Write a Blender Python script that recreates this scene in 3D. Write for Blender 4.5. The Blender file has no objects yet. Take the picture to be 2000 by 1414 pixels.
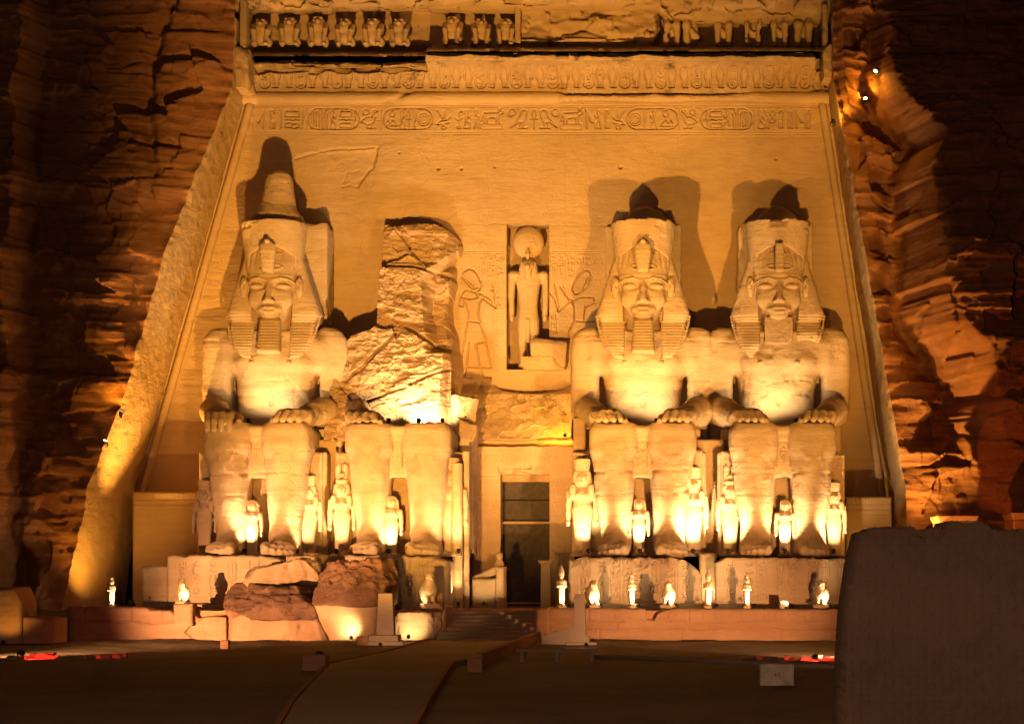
import bpy, math, random
import numpy as np

# ------------------------------------------------------------------ camera, world, exposure
scn = bpy.context.scene
FL, VPX, HY, CAMY, CAMZ = 3700.0, 1280.0, 1116.0, -110.0, 3.0
cam_d = bpy.data.cameras.new("camera")
cam = bpy.data.objects.new("camera", cam_d)
scn.collection.objects.link(cam)
cam.location = (0, CAMY, CAMZ)
cam.rotation_euler = (math.radians(90), 0, 0)
cam_d.sensor_width = 36.0
cam_d.sensor_fit = 'HORIZONTAL'
cam_d.lens = 36.0 * FL / 2000.0
cam_d.shift_x = -(VPX - 1000.0) / 2000.0
cam_d.shift_y = (HY - 707.0) / 2000.0
cam_d.clip_start = 0.5
cam_d.clip_end = 3000.0
scn.camera = cam

world = bpy.data.worlds.new("World")
scn.world = world
world.use_nodes = True
wn = world.node_tree.nodes
wl = world.node_tree.links
bg = wn["Background"]
sky = wn.new("ShaderNodeTexSky")
sky.sky_type = 'NISHITA'
sky.sun_disc = False
sky.sun_elevation = math.radians(-4)
sky.sun_rotation = math.radians(200)
wl.new(sky.outputs[0], bg.inputs[0])
bg.inputs[1].default_value = 0.004

scn.view_settings.view_transform = 'Standard'
scn.view_settings.look = 'None'
scn.view_settings.exposure = 0.1
scn.view_settings.gamma = 1.0
scn.render.engine = 'CYCLES'
cy = scn.cycles
cy.max_bounces = 6
cy.diffuse_bounces = 4
cy.glossy_bounces = 1
cy.transmission_bounces = 2
cy.caustics_reflective = False
cy.caustics_refractive = False
cy.sample_clamp_indirect = 4.0
try:
    cy.use_denoising = True
    cy.denoiser = 'OPENIMAGEDENOISE'
except Exception:
    pass

# ------------------------------------------------------------------ helpers: photograph measures -> metres
def sc(y):
    return FL / (y - CAMY)
def PX(px, y):
    return (px - VPX) / sc(y)
def PZ(py, y):
    return CAMZ + (HY - py) / sc(y)

RNG = random.Random(7)

# ------------------------------------------------------------------ noise
def _hash(ix, iy, iz, seed):
    h = (ix.astype(np.uint32) * np.uint32(374761393) + iy.astype(np.uint32) * np.uint32(668265263)
         + iz.astype(np.uint32) * np.uint32(2246822519) + np.uint32((seed * 3266489917) & 0xffffffff))
    h = (h ^ (h >> np.uint32(13))) * np.uint32(1274126177)
    h = (h ^ (h >> np.uint32(15))) * np.uint32(2654435761)
    return ((h ^ (h >> np.uint32(16))) & np.uint32(0xffff)).astype(np.float32) / np.float32(65535.0)

def vnoise(P, seed=0):
    P = np.asarray(P, np.float32)
    I = np.floor(P).astype(np.int64)
    f = (P - I).astype(np.float32)
    f = f * f * (3 - 2 * f)
    out = np.zeros(len(P), np.float32)
    for dx in (0, 1):
        wx = f[:, 0] if dx else 1 - f[:, 0]
        for dy in (0, 1):
            wy = f[:, 1] if dy else 1 - f[:, 1]
            for dz in (0, 1):
                wz = f[:, 2] if dz else 1 - f[:, 2]
                out += wx * wy * wz * _hash(I[:, 0] + dx, I[:, 1] + dy, I[:, 2] + dz, seed)
    return out * 2 - 1

def fbm(P, octv=4, seed=0, gain=0.5, lac=2.03):
    P = np.asarray(P, np.float32)
    s = np.zeros(len(P), np.float32)
    a, t = 1.0, 0.0
    for o in range(octv):
        s += a * vnoise(P * (lac ** o) + 17.3 * o, seed + o)
        t += a
        a *= gain
    return s / t

def facets(P, seed=0, off=.35, warp=.45):
    """broken-stone facets: each jittered cell carries its own tilted plane"""
    P = np.asarray(P, np.float32)
    if warp:
        P = P + warp * np.stack([vnoise(P * 1.3 + 5 * q, seed + 90 + q) for q in range(3)], 1) + warp * .3 * np.stack([vnoise(P * 4.1 + 7 * q, seed + 95 + q) for q in range(3)], 1)
    I = np.floor(P).astype(np.int64)
    best = np.full(len(P), 1e9, np.float32)
    val = np.zeros(len(P), np.float32)
    for dx in (-1, 0, 1):
        for dy in (-1, 0, 1):
            for dz in (-1, 0, 1):
                J = I + np.array([dx, dy, dz])
                h = [_hash(J[:, 0], J[:, 1], J[:, 2], seed + q) for q in range(7)]
                C = J + np.stack(h[:3], 1) * 0.9 + 0.05
                D = P - C
                d = (D * D).sum(1)
                v = D[:, 0] * (h[3] - .5) + D[:, 1] * (h[4] - .5) + D[:, 2] * (h[5] - .5) + (h[6] - .5) * off
                m = d < best
                best[m] = d[m]
                val[m] = v[m]
    return val * 1.6

# ------------------------------------------------------------------ meshes, things and parts
def link(o):
    scn.collection.objects.link(o)
    return o

def new_mesh(name, V, faces, mat, smooth=True):
    if not isinstance(faces, (list, tuple)):
        faces = [faces]
    V = np.asarray(V, np.float32)
    me = bpy.data.meshes.new(name)
    me.vertices.add(len(V))
    me.vertices.foreach_set("co", V.ravel())
    loops = np.concatenate([np.asarray(f, np.int32).ravel() for f in faces])
    tot = np.concatenate([np.full(len(f), np.asarray(f).shape[1], np.int32) for f in faces])
    start = np.concatenate([[0], np.cumsum(tot)[:-1]]).astype(np.int32)
    me.loops.add(len(loops))
    me.loops.foreach_set("vertex_index", loops)
    me.polygons.add(len(tot))
    me.polygons.foreach_set("loop_start", start)
    me.polygons.foreach_set("loop_total", tot)
    me.polygons.foreach_set("use_smooth", np.full(len(tot), smooth, bool))
    me.update(calc_edges=True)
    me.validate()
    if mat is not None:
        me.materials.append(mat)
    return me

def obj(name, V, faces, mat, parent=None, smooth=True):
    """one mesh object; vertices are in the parent's space when it has a parent"""
    o = link(bpy.data.objects.new(name, new_mesh(name, V, faces, mat, smooth)))
    if parent is not None:
        o.parent = parent
    return o

def tag(o, label=None, cat=None, group=None, kind=None):
    if label: o["label"] = label
    if cat: o["category"] = cat
    if group: o["group"] = group
    if kind: o["kind"] = kind
    return o

def thing(name, label, cat, loc=(0, 0, 0), group=None, rotz=0.0):
    o = link(bpy.data.objects.new(name, None))
    o.empty_display_size = 0.2
    o.location = loc
    o.rotation_euler = (0, 0, rotz)
    return tag(o, label, cat, group)

def dup(root, loc, label, rotz=None, scale=None):
    r = link(root.copy())
    r.location = loc
    r["label"] = label
    if rotz is not None: r.rotation_euler = (0, 0, rotz)
    if scale is not None: r.scale = (scale,) * 3 if not isinstance(scale, tuple) else scale
    for ch in list(root.children):
        if ch.type == 'LIGHT':
            continue
        c = link(ch.copy())
        c.parent = r
        for g in ch.children:
            d = link(g.copy())
            d.parent = c
    return r

def vnormals(V, Q):
    n = np.cross(V[Q[:, 2]] - V[Q[:, 0]], V[Q[:, 3]] - V[Q[:, 1]])
    N = np.stack([np.bincount(Q.ravel(), np.repeat(n[:, k], 4), minlength=len(V)) for k in range(3)], 1)
    return (N / np.maximum(np.linalg.norm(N, axis=1, keepdims=True), 1e-9)).astype(np.float32)

# ------------------------------------------------------------------ sculpting grid (signed distances -> surface nets)
def smin(a, b, k):
    if k <= 0:
        return np.minimum(a, b)
    h = np.clip(0.5 + 0.5 * (b - a) / k, 0, 1)
    return b + (a - b) * h - k * h * (1 - h)

class Clay:
    def __init__(s, lo, hi, h):
        s.lo = np.array(lo, np.float32)
        s.h = h
        n = np.ceil((np.array(hi) - s.lo) / h).astype(int) + 1
        s.ax = [(s.lo[i] + h * np.arange(n[i])).astype(np.float32) for i in range(3)]
        s.D = np.full(n, 5.0, np.float32)
    def _sub(s, lo, hi, m):
        sl, c = [], []
        for i in range(3):
            a = max(0, int(np.floor((lo[i] - m - s.lo[i]) / s.h)))
            b = min(len(s.ax[i]), int(np.ceil((hi[i] + m - s.lo[i]) / s.h)) + 1)
            if b <= a:
                return None, None
            sl.append(slice(a, b))
            shp = [1, 1, 1]
            shp[i] = -1
            c.append(s.ax[i][a:b].reshape(shp))
        return tuple(sl), c
    def _put(s, sl, d, k, op):
        if op == 'add':
            s.D[sl] = smin(s.D[sl], d, k)
        elif op == 'cut':
            s.D[sl] = -smin(-s.D[sl], d, k)
        return s
    def ell(s, c, r, k=0.0, op='add'):
        m = k + 3 * s.h
        sl, p = s._sub(np.array(c) - r, np.array(c) + r, m)
        if sl is None: return s
        q = [(p[i] - c[i]) for i in range(3)]
        k0 = np.sqrt(sum((q[i] / r[i]) ** 2 for i in range(3)))
        k1 = np.sqrt(sum((q[i] / r[i] ** 2) ** 2 for i in range(3)))
        d = k0 * (k0 - 1) / np.maximum(k1, 1e-5)
        return s._put(sl, d.astype(np.float32), k, op)
    def box(s, c, hf, r=0.0, k=0.0, op='add', rot=None):
        m = k + 3 * s.h
        R = np.eye(3) if rot is None else rotm(*rot)
        ext = np.abs(R) @ np.array(hf)
        sl, p = s._sub(np.array(c) - ext, np.array(c) + ext, m)
        if sl is None: return s
        q = [p[i] - c[i] for i in range(3)]
        if rot is not None:
            q = [R[0, i] * q[0] + R[1, i] * q[1] + R[2, i] * q[2] for i in range(3)]
        e = [np.abs(q[i]) - (hf[i] - r) for i in range(3)]
        d = np.sqrt(sum(np.maximum(v, 0) ** 2 for v in e)) + np.minimum(np.maximum(np.maximum(e[0], e[1]), e[2]), 0) - r
        return s._put(sl, d.astype(np.float32), k, op)
    def cone(s, a, b, ra, rb, k=0.0, op='add', sq=(1, 1, 1)):
        a, b = np.array(a, float), np.array(b, float)
        R = max(ra, rb) / min(sq)
        m = k + 3 * s.h
        sl, p = s._sub(np.minimum(a, b) - R, np.maximum(a, b) + R, m)
        if sl is None: return s
        q = [(p[i] - a[i]) * sq[i] for i in range(3)]
        u = (b - a) * np.array(sq)
        t = np.clip((q[0] * u[0] + q[1] * u[1] + q[2] * u[2]) / (u @ u), 0, 1)
        d = np.sqrt(sum((q[i] - u[i] * t) ** 2 for i in range(3))) - (ra + (rb - ra) * t)
        return s._put(sl, d.astype(np.float32), k, op)
    def path(s, pts, rs, k=0.0, op='add', sq=(1, 1, 1)):
        for i in range(len(pts) - 1):
            s.cone(pts[i], pts[i + 1], rs[i], rs[i + 1], k, op, sq)
        return s
    def prof(s, zs, a, b, cx=0.0, cy=0.0, n=2.0, k=0.0, op='add'):
        zs = np.array(zs, float)
        f = lambda v: np.broadcast_to(np.array(v, float), zs.shape)
        a, b, cx, cy = f(a), f(b), f(cx), f(cy)
        m = k + 3 * s.h
        lo = (float((cx - a).min()), float((cy - b).min()), zs[0])
        hi = (float((cx + a).max()), float((cy + b).max()), zs[-1])
        sl, p = s._sub(lo, hi, m)
        if sl is None: return s
        z = p[2].ravel()
        g = lambda v: np.interp(z, zs, v).reshape(1, 1, -1).astype(np.float32)
        A, B, CX, CY = g(a), g(b), g(cx), g(cy)
        u = np.abs(p[0] - CX) / A
        v = np.abs(p[1] - CY) / B
        rr = (u ** n + v ** n) ** (1.0 / n)
        d = (rr - 1) * np.minimum(A, B)
        d = np.maximum(d, np.maximum(p[2] - zs[-1], zs[0] - p[2]))
        return s._put(sl, d.astype(np.float32), k, op)
    def plane(s, n, off):
        """keep the side where n.p < off"""
        n = np.array(n, float) / np.linalg.norm(n)
        d = (s.ax[0].reshape(-1, 1, 1) * n[0] + s.ax[1].reshape(1, -1, 1) * n[1] + s.ax[2].reshape(1, 1, -1) * n[2]) - off
        s.D = np.maximum(s.D, d.astype(np.float32))
        return s
    def mesh(s):
        D = s.D
        D = np.pad(D, 1, constant_values=5.0)
        lo = s.lo - s.h
        ins = D < 0
        nx, ny, nz = D.shape
        cnt = np.zeros((nx - 1, ny - 1, nz - 1), np.uint8)
        for dx in (0, 1):
            for dy in (0, 1):
                for dz in (0, 1):
                    cnt += ins[dx:nx - 1 + dx, dy:ny - 1 + dy, dz:nz - 1 + dz]
        act = (cnt > 0) & (cnt < 8)
        I = np.argwhere(act)
        idx = np.full(act.shape, -1, np.int32)
        idx[act] = np.arange(len(I), dtype=np.int32)
        cor = [(dx, dy, dz) for dx in (0, 1) for dy in (0, 1) for dz in (0, 1)]
        val = [D[I[:, 0] + c[0], I[:, 1] + c[1], I[:, 2] + c[2]] for c in cor]
        acc = np.zeros((len(I), 3), np.float32)
        n = np.zeros(len(I), np.float32)
        for i in range(8):
            for j in range(i + 1, 8):
                df = [cor[j][k] - cor[i][k] for k in range(3)]
                if sum(abs(v) for v in df) != 1:
                    continue
                a, b = val[i], val[j]
                m = (a < 0) != (b < 0)
                t = np.where(m, a / np.where(m, a - b, 1), 0)
                for k in range(3):
                    acc[:, k] += np.where(m, cor[i][k] + df[k] * t, 0)
                n += m
        V = (I + acc / n[:, None]) * s.h + lo
        Q = []
        for ax in range(3):
            o1, o2 = (ax + 1) % 3, (ax + 2) % 3
            s0 = [slice(None)] * 3; s1 = [slice(None)] * 3
            s0[ax] = slice(0, -1); s1[ax] = slice(1, None)
            ch = ins[tuple(s0)] != ins[tuple(s1)]
            E = np.argwhere(ch)
            E = E[(E[:, o1] > 0) & (E[:, o2] > 0)]
            E = E[(E[:, o1] < D.shape[o1] - 1) & (E[:, o2] < D.shape[o2] - 1)]
            st = ins[tuple(s0)][E[:, 0], E[:, 1], E[:, 2]]
            def cell(da, db):
                c = E.copy()
                c[:, o1] -= da
                c[:, o2] -= db
                return idx[c[:, 0], c[:, 1], c[:, 2]]
            q = np.stack([cell(1, 1), cell(0, 1), cell(0, 0), cell(1, 0)], 1)
            q[~st] = q[~st][:, ::-1]
            Q.append(q)
        Q = np.concatenate(Q)
        return V.astype(np.float32), Q[(Q >= 0).all(1)].astype(np.int32)

def rotm(rx, ry, rz):
    cx_, sx_, cy_, sy_, cz_, sz_ = math.cos(rx), math.sin(rx), math.cos(ry), math.sin(ry), math.cos(rz), math.sin(rz)
    X = np.array([[1, 0, 0], [0, cx_, -sx_], [0, sx_, cx_]])
    Y = np.array([[cy_, 0, sy_], [0, 1, 0], [-sy_, 0, cy_]])
    Z = np.array([[cz_, -sz_, 0], [sz_, cz_, 0], [0, 0, 1]])
    return Z @ Y @ X

def weather(V, Q, seed, fine=0.02, coarse=0.05, chips=0.0, strata=0.012):
    """stone weathering: vertices move along their normal"""
    N = vnormals(V, Q)
    P = V + seed * 13.7
    d = coarse * fbm(P * 0.55, 3, seed) + fine * fbm(P * 3.1, 3, seed + 5)
    d += strata * fbm(P * np.array([0.35, 0.35, 3.2]), 3, seed + 9)
    if chips > 0:
        c = fbm(P * 0.8, 4, seed + 21)
        d -= chips * np.clip((c - 0.28) / 0.12, 0, 1) * (0.7 + 0.5 * vnoise(P * 2.5, seed + 3))
    return (V + N * d[:, None]).astype(np.float32)

def grid_faces(nu, nv, flip=False):
    i = np.arange(nu - 1)[:, None] * nv + np.arange(nv - 1)[None, :]
    q = np.stack([i, i + nv, i + nv + 1, i + 1], -1).reshape(-1, 4)
    return q[:, ::-1] if flip else q

def join(*ms):
    Vs, Fs, o = [], [], 0
    for V, Fq in ms:
        Fl = Fq if isinstance(Fq, list) else [Fq]
        Vs.append(np.asarray(V, np.float32))
        Fs += [np.asarray(f, np.int32) + o for f in Fl]
        o += len(V)
    return np.concatenate(Vs), Fs

def boxm(x0, x1, y0, y1, z0, z1):
    V = np.array([(x, y, z) for x in (x0, x1) for y in (y0, y1) for z in (z0, z1)], np.float32)
    Fq = np.array([(0, 1, 3, 2), (4, 6, 7, 5), (0, 4, 5, 1), (2, 3, 7, 6), (0, 2, 6, 4), (1, 5, 7, 3)], np.int32)
    return V, Fq

def tube(pts, r, n=10, cap=True):
    pts = np.array(pts, float)
    rs = np.broadcast_to(np.array(r, float), (len(pts),))
    V = []
    for i, p in enumerate(pts):
        t = pts[min(i + 1, len(pts) - 1)] - pts[max(i - 1, 0)]
        t = t / np.linalg.norm(t)
        a = np.cross(t, [0, 0, 1.0] if abs(t[2]) < .9 else [1.0, 0, 0])
        a /= np.linalg.norm(a)
        b = np.cross(t, a)
        for k in range(n):
            g = 2 * math.pi * k / n
            V.append(p + rs[i] * (math.cos(g) * a + math.sin(g) * b))
    Fq = []
    for i in range(len(pts) - 1):
        for k in range(n):
            Fq.append((i * n + k, i * n + (k + 1) % n, (i + 1) * n + (k + 1) % n, (i + 1) * n + k))
    out = [np.array(Fq, np.int32)]
    if cap:
        out.append(np.array([list(range(n))[::-1], list(range((len(pts) - 1) * n, len(pts) * n))], np.int32))
    return np.array(V, np.float32), out

# ------------------------------------------------------------------ carved relief: strokes drawn as grooves in a height map
def arc(cx, cy_, rx, ry, a0=0, a1=360, n=18):
    return [(cx + rx * math.cos(math.radians(a0 + (a1 - a0) * i / n)), cy_ + ry * math.sin(math.radians(a0 + (a1 - a0) * i / n))) for i in range(n + 1)]

GLYPH = {
    'sun': [arc(.5, .5, .4, .4)],
    'ring': [arc(.5, .5, .46, .46), arc(.5, .5, .3, .3)],
    'reed': [[(.4, 0), (.4, .98), (.75, .6), (.45, .35)]],
    'water': [[(0, .5), (.12, .65), (.25, .4), (.37, .65), (.5, .4), (.62, .65), (.75, .4), (.87, .65), (1, .5)]],
    'man': [arc(.4, .85, .14, .13), [(.3, .72), (.2, .3), (.1, 0), (.85, 0), (.8, .3), (.5, .35)], [(.5, .7), (.75, .55), (.9, .7)], [(.35, .7), (.45, .4)]],
    'stand': [arc(.4, .9, .12, .1), [(.4, .8), (.25, .7), (.3, .4), (.15, 0)], [(.4, .8), (.6, .65), (.5, .4), (.6, 0)], [(.6, .65), (.9, .6), (.9, 0)]],
    'ankh': [arc(.5, .78, .2, .22), [(.5, .56), (.5, 0)], [(.15, .5), (.85, .5)]],
    'bull': [[(.0, .15), (.05, .6), (.12, .75), (.75, .78), (.85, .95), (.98, .9), (1, .7), (.85, .62), (.8, .45), (.82, 0)], [(.7, .0), (.68, .4), (.3, .38), (.25, 0)], [(.12, 0), (.15, .4), (.05, .6)], [(.88, .95), (.8, 1.05), (.95, 1.1)]],
    'staff': [[(.5, 0), (.5, .95), (.25, 1)]],
    'crook': [[(.3, 0), (.3, .95), (.7, .95), (.7, .8)], [(.55, 0), (.55, .35)], [(.75, 0), (.75, .35)]],
    'bars': [[(.3, 0), (.3, .9)], [(.55, 0), (.55, .9)], [(.8, 0), (.8, .9)]],
    'comb': [[(0, .62), (1, .62), (1, .92), (0, .92), (0, .62)], [(.1, .92), (.1, 1)], [(.3, .92), (.3, 1)], [(.5, .92), (.5, 1)], [(.7, .92), (.7, 1)], [(.9, .92), (.9, 1)], [(0, .45), (.25, .5), (.5, .42), (.75, .5), (1, .44)], [(0, .05), (1, .05), (1, .28), (0, .28), (0, .05)]],
    'knife': [[(.4, 0), (.4, 1), (.8, .5), (.4, .35)]],
    'blade': [[(0, .3), (.8, 1), (.75, .0)], [(0, .3), (.25, .35), (.7, .85)]],
    'duck': [[(.0, .35), (.35, .6), (.7, .62), (.8, .85), (.98, .9), (.9, .98), (.72, .95), (.66, .7)], [(.0, .35), (.4, .2), (.75, .3), (.85, .62)], [(.4, .2), (.4, 0), (.6, 0)], [(.6, .22), (.62, 0), (.85, 0)], arc(.3, .86, .17, .15)],
    'falcon': [[(.95, .9), (.75, 1), (.6, .9), (.5, .6), (0, .05)], [(.95, .9), (.9, .6), (.75, .3), (.7, .05)], [(0, .05), (.5, .35), (.7, .3)], [(.4, 0), (1, 0)], [(.55, .3), (.5, 0)], arc(.1, .85, .2, .18)],
    'bee': [[(.1, .95), (.45, .5), (.5, .95), (.6, .5)], [(0, .2), (.3, .4), (.75, .45), (.95, .6)], [(0, .2), (.4, .2), (.9, .3)], arc(.5, .05, .15, .1)],
    'sedge': [[(.5, .1), (.5, .8), (.75, 1), (.9, .85)], [(.15, .55), (.5, .4), (.85, .55)], arc(.5, .05, .2, .08)],
    'snake': [[(0, .2), (.2, .5), (.4, .25), (.6, .5), (.95, .2)], arc(.6, .8, .2, .18)],
    'eye': [arc(.5, .55, .45, .2), arc(.5, .55, .14, .14), [(.5, .35), (.4, .1)]],
    'loaf': [arc(.5, .1, .4, .6, 0, 180), [(.1, .1), (.9, .1)]],
    'ms': [[(.05, .0), (.05, .9), (.3, .9), (.3, .1)], [(.3, .9), (.6, .9), (.6, .1)], [(.6, .9), (.9, .9), (.95, 0)]],
    'flower': [[(.2, 0), (.2, .6), (.05, .8)], [(.5, 0), (.5, .7), (.3, .98)], [(.8, 0), (.8, .6), (.95, .8)], [(.5, .7), (.7, .98)], [(.5, .7), (.5, 1)]],
    'square': [[(.1, .1), (.9, .1), (.9, .9), (.1, .9), (.1, .1)]],
    'cobra': [[(.9, 1.0), (.55, 1.0), (.45, .9), (.2, .7), (.12, .5), (.3, .25), (.4, .02)], [(.55, 1.0), (.65, .85), (.85, .65), (.85, .45), (.65, .25), (.62, .02), (.2, .02)]],
}
SMALL = ['sun', 'reed', 'water', 'man', 'ankh', 'staff', 'bars', 'comb', 'knife', 'duck', 'falcon', 'bee', 'sedge', 'snake', 'eye', 'loaf', 'ms', 'flower', 'square', 'stand']

class Relief:
    def __init__(s, x0, x1, y0, y1, res=1.0):
        """a height map over a rectangle of wall, x to the right and y downwards, res samples per unit"""
        s.x0, s.y0, s.res = x0, y0, res
        s.H = np.zeros((int((x1 - x0) * res) + 2, int((y1 - y0) * res) + 2), np.float32)
    def stroke(s, pts, w=1.6, depth=0.06):
        for (xa, ya), (xb, yb) in zip(pts[:-1], pts[1:]):
            xa, ya, xb, yb = [(v - o) * s.res for v, o in ((xa, s.x0), (ya, s.y0), (xb, s.x0), (yb, s.y0))]
            W = w * s.res
            i0, i1 = int(max(0, min(xa, xb) - W - 1)), int(min(s.H.shape[0], max(xa, xb) + W + 2))
            j0, j1 = int(max(0, min(ya, yb) - W - 1)), int(min(s.H.shape[1], max(ya, yb) + W + 2))
            if i1 <= i0 or j1 <= j0: continue
            X = np.arange(i0, i1)[:, None]; Y = np.arange(j0, j1)[None, :]
            ux, uy = xb - xa, yb - ya
            L = ux * ux + uy * uy + 1e-9
            t = np.clip(((X - xa) * ux + (Y - ya) * uy) / L, 0, 1)
            d = np.sqrt((X - xa - t * ux) ** 2 + (Y - ya - t * uy) ** 2) / W
            h = depth * np.clip(1.45 * (1 - d), 0, 1)
            s.H[i0:i1, j0:j1] = np.maximum(s.H[i0:i1, j0:j1], h)
    def disc(s, cx, cy_, r, depth):
        i0, i1 = int((cx - r - s.x0) * s.res), int((cx + r - s.x0) * s.res) + 2
        j0, j1 = int((cy_ - r - s.y0) * s.res), int((cy_ + r - s.y0) * s.res) + 2
        i0, j0 = max(i0, 0), max(j0, 0)
        X = np.arange(i0, min(i1, s.H.shape[0]))[:, None]; Y = np.arange(j0, min(j1, s.H.shape[1]))[None, :]
        d = np.sqrt((X / s.res + s.x0 - cx) ** 2 + (Y / s.res + s.y0 - cy_) ** 2) / r
        sl = (slice(i0, i0 + X.shape[0]), slice(j0, j0 + Y.shape[1]))
        s.H[sl] = np.maximum(s.H[sl], depth * np.clip(3 * (1 - d), 0, 1))
    def glyph(s, name, x, y, w, h, sw=1.6, depth=0.06, flip=False):
        """glyph in the box with left x, top y"""
        for st in GLYPH[name]:
            s.stroke([(x + w * ((1 - u) if flip else u), y + h * (1 - v)) for u, v in st], sw, depth)
    def cartouche(s, x0, x1, y0, y1, sw=1.6, depth=0.06):
        if x1 - x0 >= y1 - y0:
            r = (y1 - y0) / 2
            p = arc(x0 + r, (y0 + y1) / 2, r, r, 90, 270, 12) + arc(x1 - r, (y0 + y1) / 2, r, r, -90, 90, 12)
        else:
            r = (x1 - x0) / 2
            p = arc((x0 + x1) / 2, y0 + r, r, r, 180, 360, 12) + arc((x0 + x1) / 2, y1 - r, r, r, 0, 180, 12)
        s.stroke(p + p[:1], sw, depth)
    def column(s, x0, x1, y0, y1, seed, sw=1.2, depth=0.05, lines=True, size=None):
        r = random.Random(seed)
        if lines:
            s.stroke([(x0, y0), (x0, y1)], sw * .8, depth * .7)
            s.stroke([(x1, y0), (x1, y1)], sw * .8, depth * .7)
        w = x1 - x0
        y = y0 + w * .15
        while y < y1 - w * .7:
            h = w * r.uniform(.45, 1.0)
            g = r.choice(SMALL)
            if r.random() < .18 and y + 2.6 * w < y1:
                s.cartouche(x0 + .14 * w, x1 - .14 * w, y, y + 2.4 * w, sw, depth)
                for q in range(3):
                    s.glyph(r.choice(SMALL), x0 + .3 * w, y + (.25 + .68 * q) * w, .4 * w, .55 * w, sw * .85, depth, r.random() < .5)
                y += 2.6 * w
                continue
            if r.random() < .4:
                s.glyph(g, x0 + .1 * w, y, .36 * w, h, sw, depth, r.random() < .5)
                s.glyph(r.choice(SMALL), x0 + .54 * w, y, .36 * w, h, sw, depth, r.random() < .5)
            else:
                s.glyph(g, x0 + .2 * w, y, .6 * w, h, sw, depth, r.random() < .5)
            y += h + .14 * w
    def at(s, X, Y):
        u = np.clip((np.asarray(X) - s.x0) * s.res, 0, s.H.shape[0] - 1.001)
        v = np.clip((np.asarray(Y) - s.y0) * s.res, 0, s.H.shape[1] - 1.001)
        i, j = u.astype(int), v.astype(int)
        fu, fv = u - i, v - j
        H = s.H
        return (H[i, j] * (1 - fu) * (1 - fv) + H[i + 1, j] * fu * (1 - fv) + H[i, j + 1] * (1 - fu) * fv + H[i + 1, j + 1] * fu * fv)

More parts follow.
